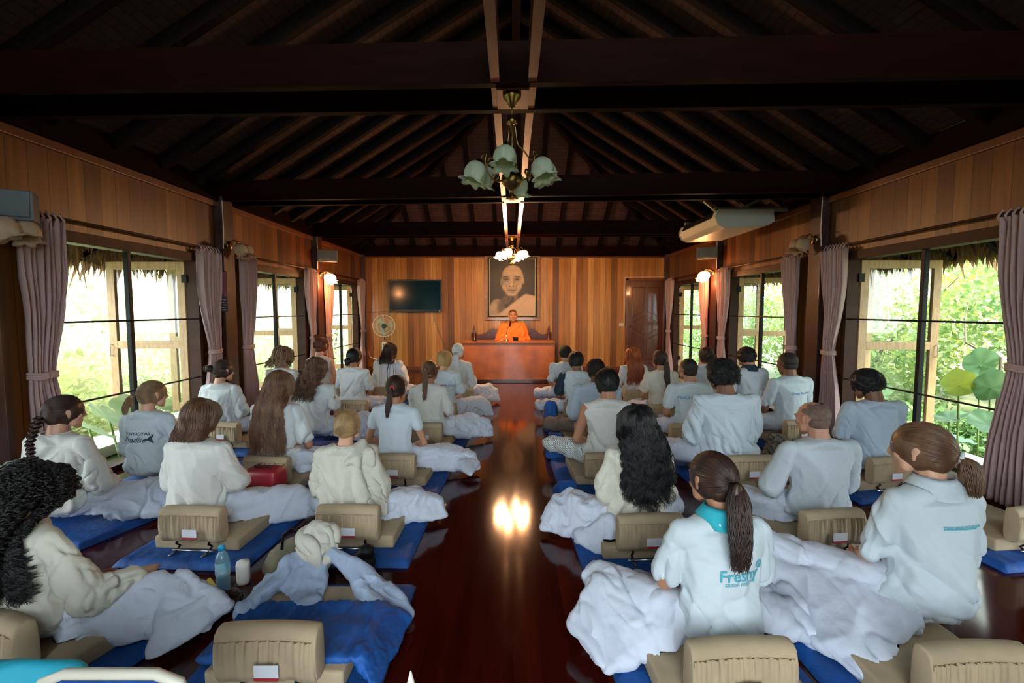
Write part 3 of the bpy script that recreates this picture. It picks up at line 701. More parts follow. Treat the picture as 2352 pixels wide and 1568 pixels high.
# wall television
xa, z1 = unproj(892, 642, YB-.08); xb, z0 = unproj(1015, 717, YB-.08)
e = empty('television', ((xa+xb)/2, YB-.01, (z0+z1)/2), 0, 'black flat television hanging on the plank back wall', 'television'); w, h = (xb-xa)/2, (z1-z0)/2
MT = mat('tv_plastic', (.012, .02, .028), .3)
m = MB(); m.box(-w, w, -.10, -.04, -h, h, .012, 3); m.build('casing', MT, e)
m = MB(); m.box(-w+.035, w-.035, -.104, -.098, -h+.06, h-.035); m.build('screen', mat('tv_screen', (.002, .022, .036), .16, spec=.25), e)
m = MB(); m.box(-.2, .2, -.04, 0, -.15, .15); m.build('wall_bracket', M_BLACK, e)
m = MB(); m.box(w-.07, w-.03, -.107, -.1, -h+.02, -h+.035); m.build('badge', M_CHROME, e)
x, z = unproj(995, 720, YB-.01); x2, z2 = unproj(1035, 805, YB-.01)
m = MB(); m.tube(smooth_path([(x, YB-.02, z), (x+.04, YB-.015, z-.15), (x+.13, YB-.015, z-.42), (x+.27, YB-.015, z-.75), (x2+.05, YB-.02, z2-.1), (x2+.12, YB-.02, z2-.45)]), .006, 6)
tag(m.build('television_cable', M_CABLE, None, True), 'grey cable drooping from the television down the back wall', 'cable')
x, z = unproj(838, 716, YB-.01); m = MB(); m.tube([(x, YB-.012, z), (x+.28, YB-.012, z-.005), (x+.52, YB-.012, z)], .008, 6); tag(m.build('wall_cable', M_CABLE, None, True), 'dark cable running along the back wall to the television', 'cable')
x, z = unproj(845, 800, YB-.03); x2, z2 = unproj(876, 828, YB-.6); m = MB(); m.tube([(x, YB-.02, z), (x+.12, YB-.25, z-.18), (x2, YB-.62, z2)], .008, 6); tag(m.build('fan_cord', M_WHITE, None, True), 'white cord from the back corner to the standing fan', 'cable')
xa, z = unproj(940, 856, YB-.03); xb, _ = unproj(1010, 856, YB-.03); m = MB(); m.box(xa, xb, YB-.035, YB-.005, z-.016, z+.016, .004); tag(m.build('cable_duct', M_WHITE), 'white cable duct low on the back wall', 'duct')
# standing fan
FY = 10.3; fx, fz = unproj(882, 748, FY)
e = empty('standing_fan', (fx, FY, 0), .25, 'pale green standing fan in front of the back wall', 'fan'); fr = .235
M_FAN = mat('fan_green_plastic', (.50, .68, .55), .4)
m = MB(); m.lathe([(0, .0), (.21, 0), (.21, .025), (.10, .045), (.04, .07), (.0, .07)], (0, 0, 0), 28); m.build('base', M_FAN, e, True)
_, zc0 = unproj(880, 785, FY); m = MB(); m.box(-.05, .05, -.03, .04, .06, zc0, .015); m.build('control_column', M_FAN, e)
m = MB()
for k in range(4): m.box(-.03, .03, -.04, -.028, zc0-.08-.09*k, zc0-.05-.09*k, .004)
m.build('buttons', mat('dark_green', (.02, .16, .09), .4), e)
m = MB(); m.tube([(0, 0, zc0-.02), (0, 0, fz-.04)], .012); m.build('pole', M_CHROME, e, True)
m = MB(); Ry = Matrix.Rotation(PI/2, 4, 'X'); m.lathe([(.0, .13), (.045, .12), (.06, .06), (.062, -.06), (.05, -.10), (0, -.11)], (0, .06, fz), 20, Ry); m.build('motor_housing', M_FAN, e, True)
m = MB(); m.lathe([(0, .055), (.05, .05), (.055, .03), (.055, .0)], (0, -.10, fz), 20, Ry); m.build('hub', mat('fan_dark_hub', (.02, .07, .08), .3), e, True)
m = MB()
for k in range(3):
    for q in range(1): 
        a0 = 2*PI*k/3; P = []
        for t in range(7): P.append((.05+.15*t/6, a0+.9*(t/6)**.7))
        for t in range(6, -1, -1): P.append((.05+.15*t/6, a0-.25+.1*(t/6)))
        m.poly([(r*math.cos(a), -.075+.03*math.sin(a-a0), fz+r*math.sin(a)) for r, a in P], .003, (0, 1, 0))
m.build('blades', mat('fan_blade', (.30, .40, .36), .3), e)
for yy, nm in ((-.13, 'front_grille'), (.0, 'rear_grille')):
    m = MB()
    for k in range(48):
        a = 2*PI*k/48; m.tube([(.05*math.cos(a), yy, fz+.05*math.sin(a)), (.16*math.cos(a), yy, fz+.16*math.sin(a)), (fr*math.cos(a), -.065, fz+fr*math.sin(a))], .0012, 4, False)
    for r in (.06, .16): m.tube([(r*math.cos(2*PI*k/32), yy, fz+r*math.sin(2*PI*k/32)) for k in range(33)], .002, 4)
    m.tube([(fr*math.cos(2*PI*k/40), -.065+(.006 if yy else -.006), fz+fr*math.sin(2*PI*k/40)) for k in range(41)], .007, 6)
    m.build(nm, M_FAN, e)
# things on the desk
x, z = unproj(1163, 776, DY+.2)
e = empty('microphone', (x, DY+.15, .79), 0, 'gooseneck microphone on a chrome base standing on the desk', 'microphone')
m = MB(); m.lathe([(0, .0), (.055, 0), (.05, .02), (.02, .035), (.012, .06), (.012, .14), (0, .14)], (0, 0, 0), 20); m.build('base', M_CHROME, e, True)
tip = unproj(1172, 741, DY+.2); m = MB(); tx, tz = tip[0]-x, tip[1]-.79
m.tube(smooth_path([(0, 0, .12), (.012, 0, .2), (.03, .01, .27), (tx*.9, .03, tz*.82)]), .006); m.build('gooseneck', M_BLACK, e, True)
m = MB(); m.tube([(tx*.9, .03, tz*.80), (tx, .04, tz), (tx*1.05, .045, tz+.03)], [.014, .017, .008]); m.build('microphone_head', M_BLACK, e, True)
x, _ = unproj(1184, 770, DY+.2); m = MB(); m.lathe([(.0, .0), (.04, 0), (.052, .03), (.055, .075), (.05, .075), (.045, .03), (0, .03)], (x, DY+.12, .795), 20); o = m.build('black_cup', M_BLACK, None, True); tag(o, 'black bowl on a white saucer in front of the monk', 'bowl')
m = MB(); m.lathe([(0, 0), (.06, 0), (.07, .008), (0, .008)], (x, DY+.12, .7905), 24); m.build('saucer', M_WHITE, o)
x, _ = unproj(1090, 777, DY+.2); m = MB(); m.box(x-.035, x+.05, DY+.1, DY+.16, .79, .815, .01); tag(m.build('small_dark_object', M_BLACK), 'small black gadget at the left end of the desk', 'gadget')
x, _ = unproj(1158, 779, DY+.05); m = MB(); m.lathe([(0, 0), (.022, 0), (.024, .03), (.018, .045), (0, .047)], (x-.045, DY+.03, .79), 16); tag(m.build('chrome_pot', M_CHROME, None, True), 'small chrome pot left of the microphone base', 'pot')

# ------------------------------------------------------------------ lamps
M_FROST = mat('frosted_glass_off', (.60, .68, .55), .35, transl=.35, bump=.4, bscale=90)
M_LIT = mat('frosted_glass_lit', (.9, .6, .4), .4, emit=(1, .42, .16), estr=14)
M_AMBER = mat('amber_frosted_glass', (.62, .47, .34), .3, transl=.4)
SHP = [(.018, .004), (.038, -.004), (.054, -.022), (.061, -.045), (.062, -.068), (.055, -.088), (.050, -.100), (.056, -.112), (.070, -.120)]
def shade(M, material, parent, name='lamp_shade', k=1.0):
    m = MB(); m.lathe([(r*k, z*k) for r, z in SHP], M.translation, 48, M.to_3x3().to_4x4(), .24, 6)
    o = m.build(name, material, parent, True); sd = o.modifiers.new('s', 'SOLIDIFY'); sd.thickness = .003; return o
def chandelier(loc, rad, drop, lit, label, start=0):
    e = empty('chandelier', loc, 0, label, 'chandelier'); bz = -drop
    m = MB(); m.lathe([(.0, 0), (.055, 0), (.052, -.02), (.03, -.045), (.022, -.07), (.006, -.075)], (0, 0, 0), 24, None, .08, 12); m.build('ceiling_cup', M_BRASS, e, True)
    m = MB(); m.tube([(0, 0, -.07), (0, 0, -.12)], .004); m.lathe([(.004, -.12), (.026, -.125), (.028, -.15), (.033, -.165), (.01, -.17), (.008, bz+.12), (.018, bz+.11), (.012, bz+.08), (.03, bz+.05)], (0, 0, 0), 20); m.build('stem', M_BRASS, e, True)
    m = MB(); m.lathe([(.004, bz+.06), (.03, bz+.05), (.062, bz+.03), (.066, bz+.0), (.058, bz-.02), (.03, bz-.045), (.012, bz-.055), (.010, bz-.075), (.03, bz-.095), (.04, bz-.105), (0, bz-.10)], (0, 0, 0), 28, None, .05, 14); m.build('bowl', M_BRASS, e, True)
    for k in range(6):
        a = start+2*PI*k/6; c, s = math.cos(a), math.sin(a); arm = empty('arm'); arm.parent = e
        P = [(.02, -.17), (.035, bz*.55), (.07, bz*.62), (.12, bz*.72), (.15, bz+.10), (.13, bz+.02), (.08, bz-.005), (.06, bz+.01)]
        if k % 2: P = [(.055, bz+.0), (.09, bz-.01), (.14, bz+.02), (.165, bz+.09)]
        P += [(rad*.78, bz+.17 if k % 2 == 0 else bz+.14), (rad*.92, bz+.165 if k % 2 == 0 else bz+.12), (rad, bz+.12 if k % 2 == 0 else bz+.08)]
        if k % 2 == 0: P = P[:4]+P[-3:]
        m = MB(); m.tube(smooth_path([(r*c, r*s, z) for r, z in P]), .0048, 6); m.build('arm_rod', M_BRASS, arm, True)
        m = MB(); m.lathe([(0, .022), (.010, .018), (.014, 0), (.0, -.022)], (.11*c, .11*s, bz+.03), 8); m.build('bud', M_BRASS, arm, True)
        tilt = Matrix.Translation((rad*c, rad*s, P[-1][1])) @ Matrix.Rotation(a, 4, 'Z') @ Matrix.Rotation(-.35, 4, 'Y')
        m = MB(); m.lathe([(.008, .03), (.02, .02), (.024, -.005)], tilt.translation, 14, tilt.to_3x3().to_4x4()); m.build('socket', M_BRASS, arm, True)
        shade(tilt, M_LIT if lit else M_FROST, arm)
        if lit:
            p = tilt @ Vector((0, 0, -.16)); lamp('bulb_light', 'POINT', Vector(loc)+p, 13, (1, .56, .28), size=.03)
chandelier((.0, 2.86, ZT-.006), .205, .50, False, 'brass chandelier with six unlit frosted flower shades nearest the viewer', .35)
chandelier((.0, 8.2, ZT-.006), .20, .36, True, 'small lit brass chandelier glowing orange before the portrait', .25)
def wall_lamp(x, s, y, z, lit, label, k=1.0):
    e = empty('wall_lamp', (x, y, z), 0, label, 'wall lamp')
    m = MB(); m.lathe([(0, .02), (.045, .018), (.05, 0)], (0, 0, 0), 18, Matrix.Rotation(s*PI/2, 4, 'Y')); m.build('back_plate', M_BRASS, e, True)
    for q in (-1, 1):
        arm = empty('arm'); arm.parent = e
        m = MB(); m.tube(smooth_path([(0, 0, 0), (s*.06, q*.03, .05), (s*.12, q*.07, .05), (s*.15, q*.085, .01)]), .006, 6); m.build('arm_rod', M_BRASS, arm, True)
        T = Matrix.Translation((s*.15, q*.085, 0)) @ Matrix.Rotation(q*-.3, 4, 'X') @ Matrix.Rotation(-s*.35, 4, 'Y')
        shade(T, M_LIT if lit else M_AMBER, arm, 'lamp_shade', 1.15*k)
        if lit: lamp('bulb_light', 'POINT', Vector((x, y, z))+Vector((s*.18, q*.1, -.17)), 6, (1, .42, .16), size=.03)
wall_lamp(XL+.10, 1, 5.68, 2.17, False, 'unlit wall lamp with two frosted shades on the second left post')
wall_lamp(XR-.10, -1, 5.50, 2.21, False, 'unlit wall lamp with two frosted shades on the right post')
wall_lamp(XL+.10, 1, 8.35, 2.02, True, 'lit orange wall lamp below the far left speaker')
wall_lamp(XR-.10, -1, 8.22, 2.05, True, 'lit orange wall lamp below the far right speaker')
wall_lamp(XL+.02, 1, 3.16, 1.99, False, 'unlit wall lamp with frosted shades below the nearest left speaker')
def speaker(x, s, y, z, label, rz=0):
    e = empty('speaker', (x+s*.17, y, z), rz, label, 'speaker'); MS = mat('speaker_grey', (.10, .12, .14), .5)
    m = MB(); m.poly([(-.15, .09, -.09), (.15, .09, -.09), (.17, -.09, -.095), (-.17, -.09, -.095)], .2, (0, .02, 1)); o = m.build('cabinet', MS, e); b = o.modifiers.new('b', 'BEVEL'); b.width = .012; b.segments = 2
    m = MB(); m.box(-.155, .155, -.102, -.092, -.082, .09, .004, M=Matrix.Rotation(-.1, 4, 'X')); m.build('grille', mat('speaker_grille', (.14, .17, .19), .6, bump=1, bscale=500, bdist=.003), e)
    m = MB(); m.box(-.15, -.10, -.106, -.10, -.078, -.064); m.build('badge', M_LABEL, e)
    m = MB(); m.tube([(0, .08, 0), (-s*.1, .12, 0), (-s*.17, .12, 0)], .012); m.build('bracket', M_BLACK, e)
speaker(XL-.09, 1, 3.2, 2.09, 'grey box speaker high on the left wall nearest the viewer', .5)
speaker(XL+.10, 1, 8.25, 2.33, 'grey box speaker above the far left lit lamp', .4)
speaker(XR-.10, -1, 8.1, 2.36, 'grey box speaker above the far right lit lamp', -.4)
# posters on the posts
def poster(x, y0, y1, z0, z1, s, label, top):
    e = empty('poster', (x, (y0+y1)/2, (z0+z1)/2), 0, label, 'poster'); h = (z1-z0)/2; w = (y1-y0)/2
    m = MB(); m.box(-.002, .002, -w, w, -h, h); m.build('sheet', mat('poster_black', (.012, .013, .018), .4), e)
    m = MB(); m.box(s*.002 if s > 0 else -.004, .004 if s > 0 else -.002, -w+.01, w-.01, -h*.25, h-.012); m.build('poster_picture', top, e)
    m = MB()
    for k in range(5): m.box(s*.002 if s > 0 else -.004, .004 if s > 0 else -.002, -w+.02, w-.02-.02*(k % 2), -h*.42-.03*k, -h*.42-.03*k+.008)
    m.build('caption_lines', mat('poster_grey_text', (.35, .38, .4), .6), e)
    return e
def pmat(n, a, b): return mat(n, a, .35, color2=b, nscale=7, detail=4)
e = poster(0, -.075, .075, -.24, .24, 1, 'dark poster with a reddish picture on the second left post', pmat('poster_red', (.25, .05, .05), (.05, .03, .05)))
e.location = (XL+.05, 5.555, 1.62); e.rotation_euler = (0, 0, -PI/2+.25)
e = poster(0, -.085, .085, -.24, .24, -1, 'dark poster with a blue and white picture beside the right post', pmat('poster_blue', (.30, .55, .65), (.02, .06, .10)))
e.location = (XR-.012, 5.66, 1.62); e.scale = (1, 1, 1)
# ceiling air conditioner hung from the tie beam at the right
ax0, az0 = unproj(1570, 548, 8.0)
e = empty('air_conditioner', (2.84, 6.5, 2.47), 0, 'long cream air conditioner hanging under the right roof slope', 'air conditioner')
M_AC = mat('cream_casing', (.60, .58, .47), .38); 
AP = [(-.30, -.02), (-.34, .07), (-.30, .16), (.36, .16), (.38, .02), (.30, -.03), (-.22, -.06)]
m = MB(); m.poly([(x, -.62, z) for x, z in AP], 1.24, (0, 1, 0)); o = m.build('casing', M_AC, e); b = o.modifiers.new('b', 'BEVEL'); b.width = .015; b.segments = 3
m = MB(); m.poly([(-.345, -.50, .085), (-.31, -.50, .155), (-.28, -.50, .14), (-.31, -.5, .07)], 1.0, (0, 1, 0)); m.build('air_outlet', M_BLACK, e)
for s in (-1, 1):
    m = MB(); m.poly([(x*1.02, s*.62-(.02 if s < 0 else 0), z*1.02) for x, z in AP], .02, (0, 1, 0)); m.build('end_cap', mat('grey_end_cap', (.42, .42, .38), .4), e)
    m = MB(); m.beam((-.30, s*.5, .19), (.62, s*.5, .19), .04, .04); m.beam((.55, s*.5, .19), (.55, s*.5, .42), .04, .04); m.beam((.0, s*.5, .19), (.52, s*.5, .42), .03, .03); m.build('hanging_bracket', mat('bracket_grey', (.16, .15, .13), .5), e)
m = MB(); m.tube([(-.3, -.6, .12), (-.38, -.58, .2), (-.35, -.3, .33)], .012); m.build('drain_pipe', M_WHITE, e, True)
# ------------------------------------------------------------------ floor chairs and mats
def make_chair():
    root = empty('floor_chair')
    W2 = .178; nx = 34; prof = [(.030, .100), (.037, .13), (.037, .20), (.034, .255), (.028, .280), (.010, .290), (-.018, .288), (-.036, .276), (-.040, .262), (-.048, .235), (-.052, .19), (-.048, .14), (-.036, .105), (-.01, .092), (.02, .092)]
    V = []; n = len(prof); xs = np.linspace(-1, 1, nx)
    cy = sum(p[0] for p in prof)/n; cz = sum(p[1] for p in prof)/n
    for j, u in enumerate(xs):
        k = 1-.05*max(0, (abs(u)-.9)/.1)**2
        for (y, z) in prof:
            V.append((u*W2, cy+(y-cy)*k-.02*u*u+.01, cz+(z-cz)*k+.004*u*u))
    F = [(j*n+i, j*n+(i+1) % n, (j+1)*n+(i+1) % n, (j+1)*n+i) for j in range(nx-1) for i in range(n)]
    me = bpy.data.meshes.new('backrest'); me.from_pydata(V, [], F+[tuple(range(n))[::-1], tuple(range((nx-1)*n, nx*n))]); smooth(me)
    o = link('backrest', me, M_BEIGE, root); b = o.modifiers.new('b', 'BEVEL'); b.width = .006; b.segments = 2; b.limit_method = 'ANGLE'; b.angle_limit = 1.0
    # gathered pocket
    NX, NZ = 90, 16; V = []
    for i in range(NZ):
        t = i/(NZ-1); z = .252-.15*t
        for j in range(NX):
            u = -1+2*j/(NX-1); x = u*(W2-.004)
            base = -.050-.006*math.sin(PI*min(1, t*1.1))+(.010 if t > .92 else 0)
            g = (math.sin(u*52+2*math.sin(u*7))*.0048+math.sin(u*27+1)*.004)*math.exp(-t*2.6)+.008*math.sin(u*11+3*math.sin(u*3))*t*(1-.5*t)
            edge = max(0, (abs(u)-.94)/.06)
            V.append((x, base+g-.02*u*u+.01+edge*.010, z+.004*u*u))
    i = np.arange(NX*NZ).reshape(NZ, NX); a = i[:-1, :-1]; F = np.stack([a, i[:-1, 1:], i[1:, 1:], i[1:, :-1]], -1).reshape(-1, 4)
    pk = link('back_pocket', np_mesh('back_pocket', V, F), M_BEIGE, root); sd = pk.modifiers.new('s', 'SOLIDIFY'); sd.thickness = -.004
    m = MB(); m.box(-.032, .052, -.066, -.062, .138, .184, .001); lb = m.build('label', M_LABEL, pk)
    m = MB(); m.box(-.032, .052, -.067, -.062, .128, .140, .001); m.build('label_strip', M_RED, lb)
    m = MB(); m.box(-.25, .25, .0, .53, .036, .108, .012, 3); sc = m.build('seat_cushion', M_BEIGE, root, True)
    V = getV(sc.data); V[:, 2] += np.where(V[:, 2] > .09, .012*np.cos(V[:, 0]*5)*np.cos((V[:, 1]-.26)*5), 0); setV(sc.data, V)
    for s in (-1, 1):
        m = MB(); x = s*.095; m.tube([(x, -.02, .115), (x, -.03, .085), (x, -.004, .062), (x, -.03, .045), (x, -.055, .040)], .0065); m.build('bracket', M_BLACK, root, True)
        m = MB(); m.box(x-.008, x+.008, -.085, -.035, .035, .046, .004); m.build('foot_cap', M_CHROME, root)
    m = MB(); m.tube([(-.12, -.03, .047), (.12, -.03, .047)], .006); m.build('cross_rod', M_CHROME, root, True)
    return root
CHAIR = make_chair(); CH_USED = [False]
def chair(x, y, rz, label):
    r = CHAIR if not CH_USED[0] else copy_tree(CHAIR); CH_USED[0] = True
    r.location = (x, y, 0); r.rotation_euler = (0, 0, rz); tag(r, label, 'floor chair', 'beige floor chairs for meditation'); return r
def make_mat_mesh(seed):
    nx, ny = 40, 44; V = []; w, d = .37, .42
    for j in range(ny):
        for i in range(nx):
            V.append(((i/(nx-1)-.5)*2*w, (j/(ny-1)-.5)*2*d, 0))
    V = np.array(V); q = vnoise(np.stack([V[:, 0]*14, V[:, 1]*6, V[:, 0]*0+seed*5], 1))
    e = np.minimum(1, np.minimum((w-np.abs(V[:, 0])), (d-np.abs(V[:, 1])))/.03); V[:, 2] = .006+.028*np.sqrt(np.clip(e, 0, 1))+.004*(1-np.abs(q))*e
    i = np.arange(nx*ny).reshape(ny, nx); a = i[:-1, :-1]; F = np.stack([a, i[:-1, 1:], i[1:, 1:], i[1:, :-1]], -1).reshape(-1, 4)
    Vb = V.copy(); Vb[:, 2] = 0.001; F2 = F[:, ::-1]+len(V)
    rim = np.concatenate([i[0], i[1:, -1], i[-1, -2::-1], i[-2:0:-1, 0]]); r2 = np.roll(rim, -1); F3 = np.stack([rim, rim+len(V), r2+len(V), r2], 1)
    return np_mesh('floor_mat', np.concatenate([V, Vb]), np.concatenate([F, F2, F3]))
MATM = [make_mat_mesh(k) for k in range(3)]
for q in MATM: q.materials.append(M_BLUE)
def floor_mat(x, y, rz, label):
    o = link('floor_mat', MATM[int(abs(x*7+y*3)) % 3]); o.location = (x, y, 0); o.rotation_euler = (0, 0, rz); tag(o, label, 'floor mat', 'blue floor mats'); return o

# ------------------------------------------------------------------ people
def cloth(name, col, col2=None, rough=.88, tr=.08, bump=.35):
    col = tuple(c*.86 for c in col)
    return mat(name, col, rough, color2=col2 or tuple(c*.93 for c in col), nscale=6, bump=.55, bscale=30, bdist=.006, transl=tr)
C_WHITE = cloth('white_cotton', (.74, .81, .83)); C_COOL = cloth('cool_white_cotton', (.66, .77, .84)); C_CREAM = cloth('cream_linen', (.74, .73, .62)); C_LINEN = cloth('linen_white', (.76, .78, .74))
C_BLUISH = cloth('pale_blue_cotton', (.56, .70, .84)); C_GREY = cloth('grey_white_jersey', (.58, .66, .72)); C_PANT = cloth('white_trouser_cloth', (.68, .75, .88)); C_DARK = cloth('dark_sleeve_navy', (.012, .035, .06))
C_KHAKI = cloth('taupe_trousers', (.22, .17, .14)); C_TURQ = cloth('turquoise_knit', (.03, .50, .62)); C_SOCK = cloth('grey_wool', (.16, .15, .16)); C_SAFF = mat('saffron_robe', (.95, .22, .03), .75, noise=.2, nscale=5, transl=.1)
def checked():
    m = mat('checked_cloth', (.6, .62, .58), .9); N = m.node_tree.nodes; L = m.node_tree.links; b = N['Principled BSDF']; tc = N.new('ShaderNodeTexCoord')
    res = []
    for ax in (0, 1):
        sp = N.new('ShaderNodeSeparateXYZ'); L.new(tc.outputs['Object'], sp.inputs[0]); mm = N.new('ShaderNodeMath'); mm.operation = 'MULTIPLY'; mm.inputs[1].default_value = 380
        ad = N.new('ShaderNodeMath'); ad.operation = 'ADD'; L.new(sp.outputs[ax], ad.inputs[0]); L.new(sp.outputs[2], ad.inputs[1]) ; 
        if ax: ad.operation = 'SUBTRACT'
        L.new(ad.outputs[0], mm.inputs[0]); s = N.new('ShaderNodeMath'); s.operation = 'SINE'; L.new(mm.outputs[0], s.inputs[0]); res.append(s)
    mx = N.new('ShaderNodeMath'); mx.operation = 'MAXIMUM'; L.new(res[0].outputs[0], mx.inputs[0]); L.new(res[1].outputs[0], mx.inputs[1])
    cr = N.new('ShaderNodeMix'); cr.data_type = 'RGBA'; cr.inputs[6].default_value = (.66, .70, .68, 1); cr.inputs[7].default_value = (.10, .13, .15, 1)
    g = N.new('ShaderNodeMapRange'); g.inputs[1].default_value = .5; g.inputs[2].default_value = .9; L.new(mx.outputs[0], g.inputs[0]); L.new(g.outputs[0], cr.inputs[0]); L.new(cr.outputs[2], b.inputs['Base Color']); return m
C_CHECK = checked()
def striped():
    m = mat('striped_shawl', (.7, .72, .74), .9); N = m.node_tree.nodes; L = m.node_tree.links; b = N['Principled BSDF']; tc = N.new('ShaderNodeTexCoord'); sp = N.new('ShaderNodeSeparateXYZ'); L.new(tc.outputs['Object'], sp.inputs[0])
    cr = N.new('ShaderNodeValToRGB'); cr.color_ramp.interpolation = 'CONSTANT'; el = cr.color_ramp.elements; Wc = (.72, .76, .80, 1); Bc = (.06, .08, .22, 1); Gc = (.40, .43, .50, 1)
    el[0].color = Wc; el[1].position = .30; el[1].color = Gc
    for p, c in ((.315, Wc), (.36, Gc), (.37, Wc), (.52, Bc), (.55, Wc), (.58, Gc), (.62, Wc), (.70, Bc), (.715, Wc), (.75, Gc), (.76, Wc)):
        e = el.new(p); e.color = c
    mr = N.new('ShaderNodeMapRange'); mr.inputs[1].default_value = -.25; mr.inputs[2].default_value = .25; L.new(sp.outputs[0], mr.inputs[0]); L.new(mr.outputs[0], cr.inputs[0]); L.new(cr.outputs[0], b.inputs['Base Color']); return m
C_STRIPE = striped()
def skin(name, c): return mat(name, c, .5, noise=.12, nscale=14, sss=.08, bump=.15, bscale=200, bdist=.0005)
S_FAIR = skin('skin_fair', (.62, .34, .23)); S_TAN = skin('skin_tan', (.40, .19, .11)); S_BROWN = skin('skin_brown', (.20, .085, .045)); S_DARK = skin('skin_dark', (.085, .038, .022)); S_RED = skin('skin_ruddy', (.48, .23, .15))
def hairm(name, a, b, rough=.42):
    return mat(name, a, rough, color2=b, nscale=14, stretch=(1.5, 1.5, .25), detail=4, spec=.5)
H_BLACK = hairm('hair_black', (.005, .005, .006), (.011, .010, .011), .42); H_DBROWN = hairm('hair_dark_brown', (.022, .010, .008), (.05, .022, .014)); H_BROWN = hairm('hair_brown', (.085, .038, .020), (.15, .075, .038)); H_LBROWN = hairm('hair_light_brown', (.15, .085, .045), (.28, .17, .09))
H_BLOND = hairm('hair_blond', (.42, .27, .12), (.26, .15, .07)); H_RED = hairm('hair_red', (.36, .085, .018), (.22, .045, .012)); H_GREY = mat('hair_cropped_grey', (.16, .10, .075), .7, noise=.4, nscale=40); H_BUZZ = mat('hair_buzzed', (.018, .010, .008), .7, noise=.5, nscale=60)
H_GOLD = hairm('hair_golden', (.55, .38, .15), (.38, .23, .09)); H_OMB = hairm('hair_ombre', (.09, .04, .022), (.24, .13, .07))

